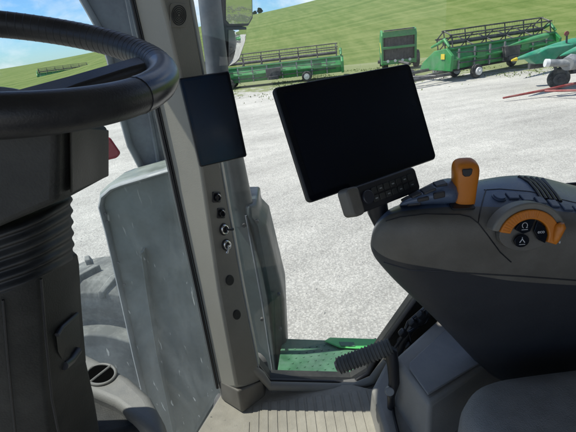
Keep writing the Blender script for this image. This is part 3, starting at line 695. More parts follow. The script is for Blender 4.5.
# side seam lines
def pline(pts, Y, r, m, nm, par=ar, n=6):
    dense = []
    for (x0, y0), (x1, y1) in zip(pts, pts[1:]):
        for k in range(4): dense.append((x0 + (x1 - x0) * k / 4, y0 + (y1 - y0) * k / 4))
    dense.append(pts[-1]); hs = [hit(*p) for p in dense]; mb = MB(); mb.tube([h[0] + h[1] * r * .15 for h in hs if h], r, n); return mb.obj(nm, m, par)
pline([(386, 221), (400, 217), (425, 214), (460, 214.5), (470, 217), (478, 223), (486, 233), (500, 252), (511, 262)], .643, .0012, 'black', 'side_seam')
pline([(478, 223), (480, 212), (484, 196), (486, 190)], .655, .0011, 'black', 'side_seam')
pline([(384, 262), (410, 270), (450, 272), (520, 276), (600, 282)], .652, .0016, 'black', 'lower_seam')
# lumpy front control cluster
cl = empty('front_switch_cluster', at(425, 195, .72)); cl.parent = ar; cl.matrix_parent_inverse = Matrix.Translation(-Vector(ar.location)); 
bpy.data.objects.remove(cl)
mb = MB(); lp2 = []
for px, a, b in ((398, 203, 206), (404, 196, 206), (415, 190, 206), (430, 182, 206), (441, 178, 206), (452, 177, 207), (460, 180, 207)):
    lp2.append([at(px, b, .672), at(px, (a + b) / 2 + 1, .668), at(px + 1, a + 2, .70), at(px + 2, a, .74), at(px + 2, a + 1, .80), at(px, b, .82)])
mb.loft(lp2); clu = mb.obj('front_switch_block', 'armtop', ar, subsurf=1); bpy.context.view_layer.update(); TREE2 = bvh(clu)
for i, (x, y, w_, h_, Y) in enumerate(((406, 199, 9, 4, .665), (415, 195, 11, 5, .672), (428, 190, 13, 5, .678), (423, 199, 12, 4, .660), (440, 184, 12, 5, .69), (439, 195, 12, 6, .664), (414, 204, 14, 2.5, .655), (436, 204.5, 16, 2.5, .655))):
    hh = hit(x, y, TREE2) or hit(x, y)
    if not hh: continue
    c, n = hh; u = Vector((1, 0, .1)); u = (u - n * u.dot(n)).normalized(); v = n.cross(u); s_ = Y / F * 1.05
    fs = 1 / max(.35, abs(n.dot((CAM - c).normalized())))
    mb = MB(); mb.prism(rrect(c - n * .002, u, v, w_ * s_, h_ * s_ * fs, .0022), n * .005); mb.obj('switch', 'black' if i % 2 else 'armunder', clu, bevel=.0015)
# top panel: round button, row of buttons, vents
def topfr(px, py, Y):
    c, n = hit(px, py); u = Vector((1, 0, 0)); u = (u - n * u.dot(n)).normalized(); v = n.cross(u); return c, u, v, n
c, u, v, n = topfr(499, 197.5, .712)
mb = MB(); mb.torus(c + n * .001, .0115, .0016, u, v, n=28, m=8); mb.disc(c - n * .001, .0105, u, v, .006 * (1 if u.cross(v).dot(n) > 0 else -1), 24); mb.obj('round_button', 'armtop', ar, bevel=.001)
for i, (px, py, w_) in enumerate(((512, 196.5, 12), (526, 198.5, 12), (540, 201, 11), (553, 204, 11), (566, 207.5, 12), (579, 210, 12))):
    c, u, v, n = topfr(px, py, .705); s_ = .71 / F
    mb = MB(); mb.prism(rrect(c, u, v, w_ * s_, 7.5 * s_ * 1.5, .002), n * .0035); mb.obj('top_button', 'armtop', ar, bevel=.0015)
mb = MB(); mb.v = []; pline([(484, 190), (500, 189), (530, 191.5), (555, 198), (585, 205)], 0, .001, 'black', 'top_seam')
for k in range(5):
    mb = MB(); x0 = 529 + k * 4.8
    pts = [(x0 - 5, 195 + k * 1.2, .715), (x0 - 2, 188 + k * 1.0, .735), (x0 + 1, 182 + k * 1.2, .76), (x0 + 2, 177.5 + k * 1.8, .79)]
    pts = [(x0 + 12 , 199 + k * .8 - 1, .712), (x0 + 7, 190 + k * 1., .735), (x0, 182 + k * .9, .76), (x0 - 10 + k * 1.0, 176.3 + k * .6, .79)]
    hs = [hit(p[0], p[1] + .8) for p in pts]; mb.tube([h_[0] + h_[1] * .001 for h_ in hs if h_], .0036, 8); mb.obj('vent_fin', 'black', ar)
# rear black block behind the armrest
mb = MB(); mb.loft([[at(x, y, Y) for x, y in ((556, 190), (566, 183), (600, 180), (640, 184), (640, 215), (556, 205))] for Y in (.86, 1.0)]); o = mb.obj('rear_pod', 'black', ar, bevel=.01)

# orange lever
lv = empty('hand_throttle', at(464, 206, .73), 'upright orange speed lever with black thumb button on the armrest', 'lever')
mb = MB(); lp3 = []
for y, w_, d_, x in ((207, 8, .012, 462.5), (203, 11.5, .016, 462.5), (196, 12, .017, 463), (185, 12, .017, 464), (175, 12.8, .018, 465), (167, 13.2, .018, 465.5), (162.5, 11.5, .015, 466), (160, 7, .009, 466)):
    c = at(x, y, .70); u = Vector((1, 0, -.05)).normalized(); ww = w_ * .70 / F * 1.04
    lp3.append([c + u * math.copysign(abs(math.cos(t)) ** .6, math.cos(t)) * ww + Vector((0, 1, .3)) * math.copysign(abs(math.sin(t)) ** .6, math.sin(t)) * d_ for t in [2 * math.pi * k / 20 for k in range(20)]])
mb.loft(lp3); kb = mb.obj('lever_knob', 'orange', lv, subsurf=1)
c = at(466.5, 172.5, .6835); u = Vector((1, 0, -.05)).normalized(); v = Vector((0, .1, 1)); v = (v - u * v.dot(u)).normalized(); n = u.cross(v); n = n if n.y < 0 else -n
mb = MB(); mb.prism([c + u * x * .0017 + v * y * .0017 for x, y in ((-5, 3), (-4, 4.2), (0, 3.8), (4.5, 4.2), (5.5, 3), (4.8, -2), (2.5, -4), (-2, -4), (-4.2, -2))], n * .0035); mb.obj('thumb_button', 'black', kb, bevel=.0012)
mb = MB(); mb.tube([at(462, 210, .705), at(462, 204, .705)], .014, 12); mb.obj('lever_stem', 'black', lv)
mb = MB(); c, u, v, n = topfr(462, 206.5, .69); mb.prism(rrect(c, u, v, .045, .018, .005), n * .003); mb.obj('lever_gate', 'black', lv, bevel=.001)

# rotary dial
dl = empty('rotary_dial', at(527, 238, .64), 'orange ribbed rotary speed dial with black buttons set in the armrest side', 'dial')
dc = at(526, 235.5, .632); du = Vector((1, 0, -.06)).normalized(); dv = Vector((0, .22, .97)); dv = (dv - du * dv.dot(du)).normalized(); dn = du.cross(dv); dn = dn if dn.y < 0 else -dn
ps = .632 / .90 / F * 1.04
sg = 1 if du.cross(dv).dot(dn) > 0 else -1
def D(x, y, z=0): return dc + du * x * ps + dv * y * ps + dn * z
def arcband(r0, r1, a0, a1, z0, z1, n=40, ry=.9):
    loops = []
    for i in range(n + 1):
        a = R(a0 + (a1 - a0) * i / n); c_, s_ = math.cos(a), math.sin(a) * ry
        loops.append([D(r0 * c_, r0 * s_, z0), D(r0 * c_, r0 * s_, z1), D(r1 * c_, r1 * s_, z1), D(r1 * c_, r1 * s_, z0)])
    return loops
mb = MB(); mb.loft(arcband(30, 37.5, 14, 166, -.02, .008)); mb.obj('dial_hood', 'olive', dl, bevel=.003)
mb = MB(); mb.disc(D(0, 2, -.012), 27 * ps, du, dv, .0125 * sg, 40, ry=18 * ps); mb.obj('dial_base', 'armside', dl, bevel=.001)
mb = MB(); mb.loft(arcband(19.5, 30, -22, 166, -.004, .011)); dr = mb.obj('dial_ring', 'orange', dl, bevel=.002)
mb = MB()
for k in range(15):
    a = R(72 + k * 6.3); c_, s_ = math.cos(a), math.sin(a) * .9
    mb.tube([D(21.5 * c_, 21.5 * s_, .011), D(28.8 * c_, 28.8 * s_, .011)], .0011, 6)
mb.obj('dial_ribs', 'orange', dr)
mb = MB(); mb.tube([D(25.5, -8, .008), D(26, -6.5, .010), D(26.5, -3, .011), D(27.5, 2, .012), D(29, 8, .013), D(28.5, 11.5, .013), D(28, 12.5, .013)], [.002, .005, .0062, .0075, .0088, .0065, .002], 16); mb.obj('dial_thumb_rest', 'orange', dr)
def blob(pts, nm, z=.004, t=.004, m_='gloss', par=dl): mb = MB(); mb.prism([D(x, y, z) for x, y in pts], dn * t); return mb.obj(nm, m_, par, bevel=.0012 if t > .002 else 0)
b1 = blob([(-14, 8), (-9, 15), (0, 18), (6, 17), (1.5, 5), (-5, 3)], 'upper_button')
b2 = blob([(8, 15.5), (16, 9), (19, 0), (17, -8), (10, -4), (5, 5)], 'side_button')
pts = [(-6.5 + 7.5 * math.cos(R(a)), -4 + 6.6 * math.sin(R(a))) for a in range(0, 360, 20)]
b3 = blob(pts, 'lower_button')
# printed symbols on the buttons
def sym(pts, par): mb = MB(); mb.tube([D(x, y, .0085) for x, y in pts], .00045, 5); return mb
mb = MB()
mb.tube([D(-4.5 + 2.6 * math.cos(R(a)), 11.5 + 2.8 * math.sin(R(a)), .0084) for a in range(-60, 241, 20)], .0005, 5); mb.tube([D(-7.5, 7.3, .0084), D(-1.5, 7.3, .0084)], .0006, 5); mb.tube([D(-3.2, 9.2, .0084), D(-1.6, 9.2, .0084)], .0005, 5); mb.obj('symbol', 'symbol', b1)
mb = MB(); mb.tube([D(-9, -5.6, .0084), D(-6.5, -2, .0084), D(-4, -5.6, .0084)], .0009, 5); mb.tube([D(-9.5, -7.5, .0084), D(-3.5, -7.5, .0084)], .0005, 5); mb.tube([D(-6.5, -2, .0084), D(-6.5, -.2, .0084)], .0005, 5); mb.obj('symbol', 'symbol', b3)
def text(body_, loc, u, v, size, m_, par, nm='lettering'):
    cu_ = bpy.data.curves.new(nm, 'FONT'); cu_.body = body_; cu_.size = size; cu_.extrude = .0002; cu_.align_x = 'CENTER'; cu_.align_y = 'CENTER'
    t_ = bpy.data.objects.new(nm, cu_); COL.objects.link(t_); dg = bpy.context.evaluated_depsgraph_get(); me = bpy.data.meshes.new_from_object(t_.evaluated_get(dg))
    bpy.data.objects.remove(t_); w_ = u.cross(v)
    me.transform(Matrix((( u.x, v.x, w_.x, loc.x), (u.y, v.y, w_.y, loc.y), (u.z, v.z, w_.z, loc.z), (0, 0, 0, 1))))
    o = bpy.data.objects.new(nm, me); COL.objects.link(o); me.materials.clear(); me.materials.append(M[m_]); o.parent = par; o.matrix_parent_inverse = parent_inv(par); return o
text('eco', D(12, 4, .0085), du, dv, .0085, 'symbol', b2)
mb = MB(); mb.box(D(34, -9, .001), (.0016, .003, .004)); mb.obj('indicator', 'symbol', dl)

# ================================================================== LOWER RIGHT
co = empty('side_console', pg(430, 420, FLOOR), 'grey-brown floor console with a blue-grey tray lid behind the grip handle', 'console')
ZT = 1.95
q = [pg(x, y, ZT) for x, y in ((429, 405), (394, 358), (445, 312), (505, 352))]
mb = MB(); mb.loft([q, [p + Vector(((-.012 if i in (1,) else -.005), -.01, -.25)) for i, p in enumerate(q)]]); mb.obj('console_box', 'consoleg', co, bevel=.012, seg=4)
q = [pg(x, y, ZT + .004) for x, y in ((428, 396), (406, 365), (446, 330), (486, 361))]
mb = MB(); mb.prism([q[0], q[0].lerp(q[1], .85), q[1].lerp(q[0], .05).lerp(q[2], .06), q[2], q[3]], (0, 0, .006)); mb.obj('tray_lid', 'panelblue', co, bevel=.004)
q = [pg(x, y, 1.80) for x, y in ((372, 388), (388, 440), (470, 440), (440, 340), (392, 350))]
mb = MB(); mb.loft([q, [p + Vector((-.01, 0, -.10)) for p in q]]); mb.obj('console_step', 'consoleg', co, bevel=.012, seg=4)
mb = MB(); mb.tube([pg(392, 398, 1.80), pg(394, 415, 1.81), pg(400, 440, 1.81)], .004, 8); mb.obj('cable', 'black', co)

# grip handle
M['griprubber'] = mat('worn_grip_rubber', (.055, .056, .052), .6, var=.15, dust=.2, dscale=20)
gp = empty('grip_handle', pc(388, 395, 1.12), 'black corrugated rubber grip on a bent lever beside the sill', 'handle')
a, b = pc(338, 366, 1.08), pc(391, 346, 1.06); mb = MB()
N = 64; path = [a.lerp(b, i / N) for i in range(N + 1)]; rr = [(.0225 if (i % 4) in (0, 1) else .0195) for i in range(N + 1)]; rr[0] = .015; mb.tube(path, rr, 20); mb.obj('rubber_grip', 'griprubber', gp)
mb = MB(); dd = (a - b).normalized(); mb.tube([a + dd * .006, a - dd * .002], [.012, .017], 16); mb.obj('grip_end', 'rubber_gloss', gp)
mb = MB(); mb.tube([pc(384, 348, 1.06), pc(391, 352, 1.06), pc(393, 366, 1.07), pc(394, 382, 1.08), pc(391, 396, 1.09)], [.014, .017, .015, .014, .010], 14); mb.obj('bent_arm', 'black', gp)
mb = MB(); c = pc(390, 392, 1.07); mb.disc(c, .012, (1, 0, 0), (0, .4, .9), -.012, 16); mb.obj('pivot_bolt', 'steel', gp, bevel=.002)
mb = MB(); mb.tube([pc(391, 394, 1.09), pc(391, 410, 1.13), pc(393, 425, 1.17)], .010, 10); mb.obj('pivot_post', 'black', gp)
# black latch and cables on the sloping frame
lt = empty('door_latch', at(410, 335, .99), 'black door latch mechanism and cables on the sloping window frame', 'latch')
mb = MB(); mb.tube([at(398, 356, .99), at(402, 342, .985), at(411, 330, .99), at(420, 319, .985), at(432, 306, .99), at(445, 290, .99)], [.010, .016, .011, .017, .012, .012], 12); mb.obj('latch_body', 'black', lt)
mb = MB(); mb.tube([at(392, 352, .98), at(403, 336, .97), at(408, 322, .98), at(424, 308, .98), at(440, 285, .99)], .0045, 8)
mb.tube([at(402, 360, .98), at(412, 346, .97), at(409, 332, .97), at(426, 322, .98), at(436, 300, .99)], .004, 8); mb.obj('cables', 'rubber_gloss', lt)
for x, y in ((403, 333), (413, 323), (421, 315), (409, 345)):
    mb = MB(); mb.box(at(x, y, .97), (.022, .02, .022), Matrix.Rotation(.7, 3, 'Y')); mb.obj('latch_block', 'black', lt, bevel=.005)
# seat cushion
se = empty('driver_seat', (.60, .3, FLOOR), 'dark grey fabric driver seat cushion with rounded corner at lower right', 'seat')
sx0, sx1, sy0, sy1, z0, z1 = .275, .95, .0, .655, 1.88, 2.065
mb = MB(); lps = []
for z, ins in ((z0, .02), (z0 + .03, 0), (z1 - .05, 0), (z1 - .015, .015), (z1, .05), (z1 + .008, .14)):
    lps.append(rrect(Vector(((sx0 + sx1) / 2, (sy0 + sy1) / 2, z + 0)), Vector((1, 0, 0)), Vector((0, 1, 0)), sx1 - sx0 - 2 * ins, sy1 - sy0 - 2 * ins, .12, 6))
mb.loft(lps); mb.obj('cushion', 'seat', se, subsurf=1)
mb = MB(); mb.box((.65, .3, 1.83), (.42, .42, .26)); mb.obj('seat_base', 'black', se, bevel=.03)

# ================================================================== PARKED MACHINES
def wheel_mb(c, r, w, ax):
    """tyre and rim meshes around axis ax"""
    ax = Vector(ax).normalized(); u = ax.cross(Vector((0, 0, 1))).normalized(); v = Vector((0, 0, 1)); c = Vector(c)
    prof = [(.55, -.5), (.8, -.5), (.95, -.42), (1, -.2), (1, .2), (.95, .42), (.8, .5), (.55, .5)]
    t = MB(); loops = []
    for i in range(25):
        a = 2 * math.pi * i / 24; d = u * math.cos(a) + v * math.sin(a); loops.append([c + d * r * p + ax * w * q for p, q in prof])
    t.loft(loops, False); h = MB(); h.disc(c - ax * w * .3, r * .56, u, v, w * .6, 20); h.disc(c - ax * w * .42, r * .2, u, v, w * .84, 12)
    return t, h
def add_wheel(root, c, r, w, ax, rim='yellow'):
    t, h = wheel_mb(c, r, w, ax); o = t.obj('wheel', 'tyre', root); h.obj('rim', rim, o, smooth=False)
def header(L, p0, p1, label, endp=True, zlift=.55, reel_r=.52, flip=1, tongue=True, detail=True):
    """grain header on its trailer; local x along its length, local y toward the hill"""
    d = p1 - p0; rz = math.atan2(d.y, d.x)
    root = empty('grain_header', p0, label, 'grain header', 'combine headers parked along the yard edge', rz=rz)
    W = root.location
    mw = Matrix.Translation(p0) @ Matrix.Rotation(rz, 4, 'Z')
    def ob(mb, nm, m, par=None, **k):
        mb.v = [mw @ v_ for v_ in mb.v]; return mb.obj(nm, m, par or root, **k)
    z = zlift
    # back sheet, floor, top tube
    mb = MB(); mb.prism([Vector((0.1, .0, z + .05)), Vector((0.1, -.12, z + .5)), Vector((0.1, .1, z + .85)), Vector((0.1, .2, z + .85)), Vector((0.1, .1, z + .02))], (L - .2, 0, 0)); bs = ob(mb, 'back_sheet', 'green')
    mb = MB(); mb.box((L / 2, .55, z + .08), (L - .1, 1.0, .07)); mb.tube([(0.1, .9, z + .3), (L - .1, .9, z + .3)], .2, 12); ob(mb, 'cutter_table', 'darksteel')
    mb = MB(); mb.tube([(0, .08, z + .9), (L, .08, z + .9)], .07, 8); mb.tube([(0.1, -.14, z + .45), (L - .1, -.14, z + .45)], .05, 8); ob(mb, 'frame_tube', 'green')
    for i in range(int(L / .9)):
        x = .5 + i * .9; mb = MB(); mb.box((x, -.12, z + .45), (.07, .06, .85)); ob(mb, 'frame_rib', 'steel', bs)
        if i % 3 == 1: mb = MB(); mb.box((x + .35, -.15, z + .55), (.5, .05, .35)); ob(mb, 'cover_plate', 'green', bs)
    if detail:
        mb = MB(); mb.tube([(.3, -.2, z + .75), (L * .3, -.22, z + .62), (L * .55, -.2, z + .7), (L - .4, -.2, z + .6)], .025, 6); mb.tube([(.5, -.2, z + .3), (L * .4, -.22, z + .22), (L - .4, -.2, z + .3)], .03, 6); ob(mb, 'hydraulic_hoses', 'darksteel')
        mb = MB(); mb.box((L * .52, -.25, z + .45), (.9, .25, .5)); mb.box((L * .52, -.3, z + .15), (.6, .3, .2)); ob(mb, 'feeder_opening', 'darksteel', bevel=.02)
    for x in (0, L):
        mb = MB(); pl = [(x, -.25, z + .0), (x, -.3, z + .65), (x, .05, z + .95), (x, .8, z + .85), (x, 1.55, z + .35), (x, 1.75, z + .05)]
        mb.prism([Vector(p) - Vector((.08, 0, 0)) for p in pl], (.16, 0, 0)); e = ob(mb, 'end_panel', 'green', bevel=.03)
        if x == 0:
            mb = MB(); mb.box((x - .1, .2, z + .62), (.03, .22, .22)); ob(mb, 'decal', 'yellow', e)
    # reel: shaft, bats, stars, tines
    rc = Vector((0, .55, z + 1.12)); mb = MB(); mb.tube([(.25, rc.y, rc.z), (L - .25, rc.y, rc.z)], .09, 10); rl = ob(mb, 'reel', 'darksteel')
    nb = 6; tn = MB()
    for k in range(nb):
        a = 2 * math.pi * k / nb + .35; y, zz = rc.y + reel_r * math.cos(a), rc.z + reel_r * math.sin(a)
        mb = MB(); mb.tube([(.2, y, zz), (L - .2, y, zz)], .035, 6); ob(mb, 'reel_bat', 'darksteel', rl)
        nt_ = int(L / .16)
        for i in range(nt_):
            x = .25 + i * .16; tn.add([(x - .008, y, zz), (x + .008, y, zz), (x, y - .03, zz - .22)], [[0, 1, 2]])
    tag(ob(tn, 'reel_tines', 'darksteel', rl, smooth=False), kind='stuff')
    ns = max(3, int(L / 1.15))
    for i in range(ns + 1):
        x = .3 + (L - .6) * i / ns; mb = MB()
        for k in range(nb):
            a = 2 * math.pi * k / nb + .35; p = Vector((x, rc.y + reel_r * math.cos(a), rc.z + reel_r * math.sin(a)))
            mb.tube([(x, rc.y, rc.z), p], .028, 5)
            a2 = a + math.pi / nb * 2; p2 = Vector((x, rc.y + reel_r * math.cos(a2), rc.z + reel_r * math.sin(a2)))
            if i in (0, ns): mb.tube([p, p2], .03, 5)
        ob(mb, 'reel_star', 'darksteel', rl)
    for x in (0.05, L - .05):
        mb = MB(); mb.tube([(x, .0, z + 1.0), (x, .3, z + 1.3), (x, .62, z + 1.16), (x, 1.1, z + 1.0)], [.06, .08, .07, .05], 8); ob(mb, 'reel_arm', 'green')
    # trailer
    mb = MB(); mb.tube([(-.2, .3, .42), (L - .5, .3, .42)], .07, 8)
    for x in (L * .2, L * .75): mb.box((x, .3, .46), (.12, 1.5, .1)); mb.box((x, .3, .6), (.1, .1, .4))
    if tongue: mb.tube([(0, .3, .42), (-2.6, .2, .3), (-3.4, .15, .22)], [.06, .05, .035], 8)
    ob(mb, 'trailer_frame', 'darksteel')
    for x in (L * .2, L * .75):
        for y in (-.35, .95):
            t, h = wheel_mb((x, y, .30), .30, .2, (0, 1, 0)); o = ob(t, 'wheel', 'tyre'); ob(h, 'rim', 'whitepaint', o, smooth=False)
    return root
p0 = pg(205, 92, 0); p1 = pg(343, 77, 0)
header((p1 - p0).length, p0, p1, 'long green grain header parked behind the mirror and the small display', tongue=False, zlift=.28)
p0 = pg(447, 82, 0); p1 = pg(552, 62, 0)
header((p1 - p0).length, p0, p1, 'long green grain header with black reel parked right of the green baler', zlift=.45)
p0 = pg(40, 83, 0); p1 = pg(92, 76, 0)
header(min(12, (p1 - p0).length), p0, p1, 'distant green grain header seen through the steering wheel', zlift=.5, tongue=False, detail=False)

header(9.0, Vector((12, 2, 0)), Vector((12.5, -7, 0)), 'green grain header added out of view for the upper mirror to reflect', zlift=.6, tongue=False, detail=False)  # unseen copy, put in only to appear in the mirror glass
# round baler
b0 = pg(383, 72, 0); b1 = pg(423, 70, 0); d = b1 - b0; rz = math.atan2(d.y, d.x) + R(28)
ba = empty('round_baler', b0, 'green round baler with dark front openings, left of the black-reeled header', 'baler', rz=rz)
mw = Matrix.Translation(b0) @ Matrix.Rotation(rz, 4, 'Z')
def bo(mb, nm, m, par=None, **k): mb.v = [mw @ v_ for v_ in mb.v]; return mb.obj(nm, m, par or ba, **k)
BW = 1.9
for x in (0, BW):
    mb = MB(); mb.prism([Vector((x - .06, y, z)) for y, z in ((0, .35), (-.05, 2.0), (.25, 2.25), (.95, 2.3), (1.6, 1.95), (1.9, 1.3), (1.7, .6), (1.2, .35))], (.12, 0, 0)); e = bo(mb, 'side_panel', 'green', bevel=.03)
    mb = MB(); sx_ = x - .08 if x == 0 else x + .08; mb.prism([Vector((sx_, y, z)) for y, z in ((.25, .95), (1.1, 1.5), (1.1, 1.62), (.25, 1.07))], (.02, 0, 0)); bo(mb, 'stripe', 'yellow', e)
mb = MB(); mb.box((BW / 2, .9, 1.25), (BW - .1, 1.4, 1.6)); bo(mb, 'bale_chamber', 'darksteel', bevel=.2)
for z, h_, m_ in ((2.05, .32, 'green'), (1.32, .14, 'green'), (.5, .22, 'green')):
    mb = MB(); mb.box((BW / 2, .0, z), (BW, .14, h_)); bo(mb, 'cross_member', m_, bevel=.02)
for k in range(9): mb = MB(); mb.tube([(.2 + k * .19, .15, .62), (.2 + k * .19, .12, 1.9)], .03, 6); bo(mb, 'belt', 'darksteel')
for k in range(4): mb = MB(); mb.disc((.3 + k * .42, -.08, .58), .08, (1, 0, 0), (0, 0, 1), .05, 10); bo(mb, 'guide_roller', 'whitepaint')
mb = MB(); mb.box((BW / 2, .1, 2.26), (BW * .9, .5, .06)); bo(mb, 'net_box', 'darksteel')
for x in (.22, BW + .2):
    t, h = wheel_mb((x, 1.2, .5), .5, .35, (1, 0, 0)); o = bo(t, 'wheel', 'tyre'); bo(h, 'rim', 'darksteel', o, smooth=False)
mb = MB(); mb.tube([(BW / 2, -.1, .5), (BW / 2 + .4, -1.6, .45)], .08, 8); bo(mb, 'drawbar', 'darksteel')
# long dark implement bar between baler and header
bi = empty('implement_bar', pg(425, 78, 0), 'low dark implement frame with twin bars between baler and header', 'implement')
mb = MB(); 
for (x0, y0, x1, y1, z) in ((398, 76, 442, 67, .5), (405, 82, 450, 74, .35)):
    a = pg(x0, y0, z); b = pg(x1, y1, z); mb.tube([a, b], .07, 8)
a = pg(408, 77, .4); b = pg(436, 76, .4); mb.tube([a, b], .05, 8)
mb.obj('bar_frame', 'darksteel', bi)
for px in (412, 438):
    p = pg(px, 80 - (px - 412) * .17, 0); t, h = wheel_mb(p + Vector((0, .2, .25)), .25, .16, (.9, .4, 0)); o = t.obj('wheel', 'tyre', bi); h.obj('rim', 'steel', o, smooth=False)

# right-hand corn head on a red trailer
ch = empty('corn_head', pg(560, 88, 0), 'teal-green pointed corn head on a trailer at the right edge', 'corn head')
def cone(tip, base, r0, squash=.6, n=14):
    d = base - tip; s_ = d.cross(Vector((0, 0, 1))).normalized(); up_ = s_.cross(d).normalized(); lp = []
    for t, k in ((0, .06), (.12, .3), (.35, .62), (.7, .92), (1, 1)):
        c = tip + d * t; lp.append([c + s_ * math.cos(2 * math.pi * i / n) * r0 * k + up_ * math.sin(2 * math.pi * i / n) * r0 * k * squash for i in range(n)])
    mb = MB(); mb.loft(lp); return mb
cb = at(560, 60, 14.8)
for i, (tx, ty, bx, by, Y) in enumerate(((513, 60, 574, 44, 13.8), (560, 56, 610, 40, 13.3), (508, 46, 545, 36, 17.5))):
    tip, base = at(tx, ty, Y), at(bx, by, Y + 1.2); mb = cone(tip, base, .33 if i < 2 else .2); mb.obj('snout', 'teal' if i < 2 else 'green', ch)
    if i == 0:
        m2 = MB(); m2.tube([tip - (base - tip) * .02, tip + (base - tip) * .05], [.03, .06], 8); m2.obj('snout_tip', 'yellow', ch)
        m3 = MB(); dd = base - tip; m3.add([tip + dd * .45 + Vector((0, -.34, .0)), tip + dd * .75 + Vector((0, -.36, .02)), tip + dd * .74 + Vector((0, -.36, .12)), tip + dd * .46 + Vector((0, -.34, .10))], [[0, 1, 2, 3]]); 
a, b = at(530, 56, 15.4), at(640, 40, 14.5)
mb = MB(); mb.tube([a - Vector((0, 0, .3)), b - Vector((0, 0, .3))], .16, 10); mb.tube([a, b], .1, 8); mb.obj('main_beam', 'darksteel', ch)
mb = MB(); mb.tube([at(548, 63, 13.2), at(572, 63, 13.0)], .11, 14); mb.obj('gear_case', 'steel', ch)
mb = MB(); mb.tube([at(545, 63, 13.2), at(549, 63, 13.18)], .12, 14); mb.obj('gear_cap', 'whitepaint', ch); mb = MB(); mb.tube([at(567, 64, 13.0), at(571, 62, 13.1), at(580, 62, 13.0)], [.2, .24, .2], 14); mb.obj('gear_housing', 'steel', ch)
mb = MB()
for (x0, y0, x1, y1, r_) in ((548, 47, 556, 70, .05), (560, 50, 566, 74, .06), (570, 46, 574, 72, .05), (545, 56, 582, 54, .05), (552, 50, 576, 64, .035)): mb.tube([at(x0, y0, 14.4), at(x1, y1, 14.2)], r_, 6)
mb.box(at(563, 55, 14.6), (.5, .4, .45)); mb.obj('row_unit_frame', 'darksteel', ch)
mb = MB(); mb.prism([at(x, y, 14.0) for x, y in ((528, 58), (548, 48), (574, 44), (574, 50), (560, 55), (552, 63), (536, 64))], (0, .4, 0)); mb.obj('divider_skirt', 'teal', ch, bevel=.03)
mb = MB(); mb.disc(at(567, 33.5, 14.5), .075, (1, 0, 0), (0, 0, 1), -.04, 12); mb.obj('reflector', 'red', ch)
mb = MB(); mb.tube([at(567, 34, 14.53), at(566, 50, 14.53)], .03, 6); mb.obj('reflector_post', 'darksteel', ch)
tr = empty('header_trailer', pg(555, 90, 0), 'red-tongued transport trailer under the corn head at the right edge', 'trailer')
P = pg(557, 89, 0); t, h = wheel_mb(P + Vector((0, 0, .34)), .34, .22, (.35, .94, 0)); o = t.obj('wheel', 'tyre', tr); h.obj('rim', 'darksteel', o, smooth=False)
P2 = pg(592, 86, 0); t, h = wheel_mb(P2 + Vector((0, 0, .34)), .34, .22, (.35, .94, 0)); o = t.obj('wheel', 'tyre', tr); h.obj('rim', 'darksteel', o, smooth=False)
mb = MB(); mb.tube([pg(503, 98, .12), pg(545, 90, .22), pg(600, 78, .34)], [.03, .042, .045], 8); mb.tube([pg(545, 91, .2), pg(600, 90, .3)], .035, 8); mb.obj('tongue', 'red', tr)
mb = MB(); mb.box(P + Vector((.1, .1, .65)), (.1, .1, .75)); mb.tube([P + Vector((-.1, .1, .62)), P2 + Vector((.5, 0, .62))], .07, 8); mb.box(P + Vector((.6, .2, .75)), (.5, .5, .6)); mb.obj('trailer_frame', 'darksteel', tr)

# ------------------------------------------------------------------ trees on the ridge
def tree(px, py, h_, dist, label):
    r_ = ray(px, py); hx = Vector((r_.x, r_.y, 0)).normalized() * dist; z0 = hill_h(hx.x, hx.y) - .2
    root = empty('ridge_tree', (hx.x, hx.y, z0), label, 'tree', 'small trees on the ridge')
    mb = MB(); mb.tube([(hx.x, hx.y, z0), (hx.x + .1, hx.y, z0 + h_ * .5), (hx.x, hx.y, z0 + h_ * .8)], [.16, .11, .04], 7)
    for k in range(4):
        a = k * 1.7; mb.tube([(hx.x, hx.y, z0 + h_ * .4), (hx.x + math.cos(a) * h_ * .25, hx.y + math.sin(a) * h_ * .25, z0 + h_ * .7)], [.07, .02], 5)
    mb.obj('trunk', 'bark', root)
    mb = MB(); rnd = random.Random(px)
    for k in range(900):
        p = Vector((rnd.gauss(0, 1), rnd.gauss(0, 1), rnd.gauss(0, 1))).normalized() * rnd.random() ** .4
        q_ = Vector((hx.x, hx.y, z0 + h_ * .62)) + Vector((p.x * h_ * .36, p.y * h_ * .36, p.z * h_ * .38)) * (.75 + .5 * noise.noise(p * 2 + Vector((px, 0, 0))))
        s_ = .16 + rnd.random() * .12; a = Vector((rnd.uniform(-1, 1), rnd.uniform(-1, 1), rnd.uniform(-1, 1))).normalized(); b = a.cross(Vector((.3, .5, .8))).normalized()
        mb.add([q_ + a * s_, q_ + b * s_, q_ - a * s_, q_ - b * s_], [[0, 1, 2, 3]])
    mb.obj('crown', 'leaf', root, smooth=False)
tree(256, 22, 2.0, 150, 'lower of two small round trees on the hill ridge')
tree(261, 20, 2.6, 150, 'taller of two small round trees on the hill ridge')

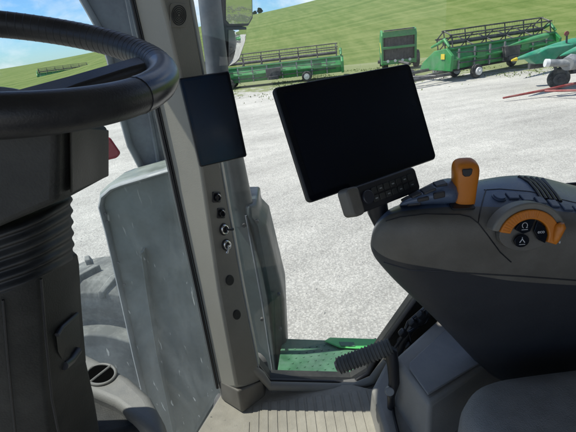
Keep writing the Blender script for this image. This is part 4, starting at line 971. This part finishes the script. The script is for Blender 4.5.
# ================================================================== LIGHT AND SKY
SUN_AZ = -80.0   # degrees from +Y, negative to the left
SUN_EL = 62.0
w = bpy.data.worlds.new('World'); S.world = w; w.use_nodes = True; nt = w.node_tree; L = nt.links.new
bg = nt.nodes['Background']; bg.inputs['Strength'].default_value = .10
sky = nd(nt, 'ShaderNodeTexSky', sky_type='NISHITA'); sky.sun_disc = False; sky.sun_elevation = R(SUN_EL); sky.sun_rotation = R(SUN_AZ)
sky.air_density = 1.0; sky.dust_density = .1; sky.ozone_density = 2.5
tc = nd(nt, 'ShaderNodeTexCoord'); mp = nd(nt, 'ShaderNodeMapping'); mp.inputs['Scale'].default_value = (1, 1, 2.6); mp.inputs['Location'].default_value = (.35, 1.7, .6); L(tc.outputs['Generated'], mp.inputs[0])
cn = nd(nt, 'ShaderNodeTexNoise', Scale=3.2, Detail=9.0, Roughness=.55, Distortion=.25); L(mp.outputs[0], cn.inputs['Vector'])
cr = nd(nt, 'ShaderNodeMapRange'); cr.inputs[1].default_value = .47; cr.inputs[2].default_value = .60; cr.inputs[3].default_value = 0; cr.inputs[4].default_value = .9; L(cn.outputs['Fac'], cr.inputs[0])
mx = nd(nt, 'ShaderNodeMix', data_type='RGBA'); L(cr.outputs[0], mx.inputs[0]); tn = nd(nt, 'ShaderNodeVectorMath', operation='MULTIPLY'); tn.inputs[1].default_value = (.50, .78, 1.12); L(sky.outputs[0], tn.inputs[0]); L(tn.outputs[0], mx.inputs[6]); mx.inputs[7].default_value = (7.6, 8.0, 8.6, 1); L(mx.outputs[2], bg.inputs['Color'])
sl = bpy.data.lights.new('sun', 'SUN'); sl.energy = 4.6; sl.angle = R(.5); sl.color = (1, .965, .9)
so = bpy.data.objects.new('sun', sl); COL.objects.link(so)
sd = Vector((math.sin(R(SUN_AZ)) * math.cos(R(SUN_EL)), math.cos(R(SUN_AZ)) * math.cos(R(SUN_EL)), math.sin(R(SUN_EL))))
so.rotation_euler = sd.to_track_quat('Z', 'Y').to_euler(); so.location = sd * 20

S.render.engine = 'CYCLES'
S.cycles.max_bounces = 10; S.cycles.transparent_max_bounces = 12
S.view_settings.view_transform = 'Standard'; S.view_settings.look = 'None'; S.view_settings.gamma = 1; S.view_settings.use_curve_mapping = False
S.view_settings.exposure = 0.42
S.render.resolution_x = 1024; S.render.resolution_y = 768
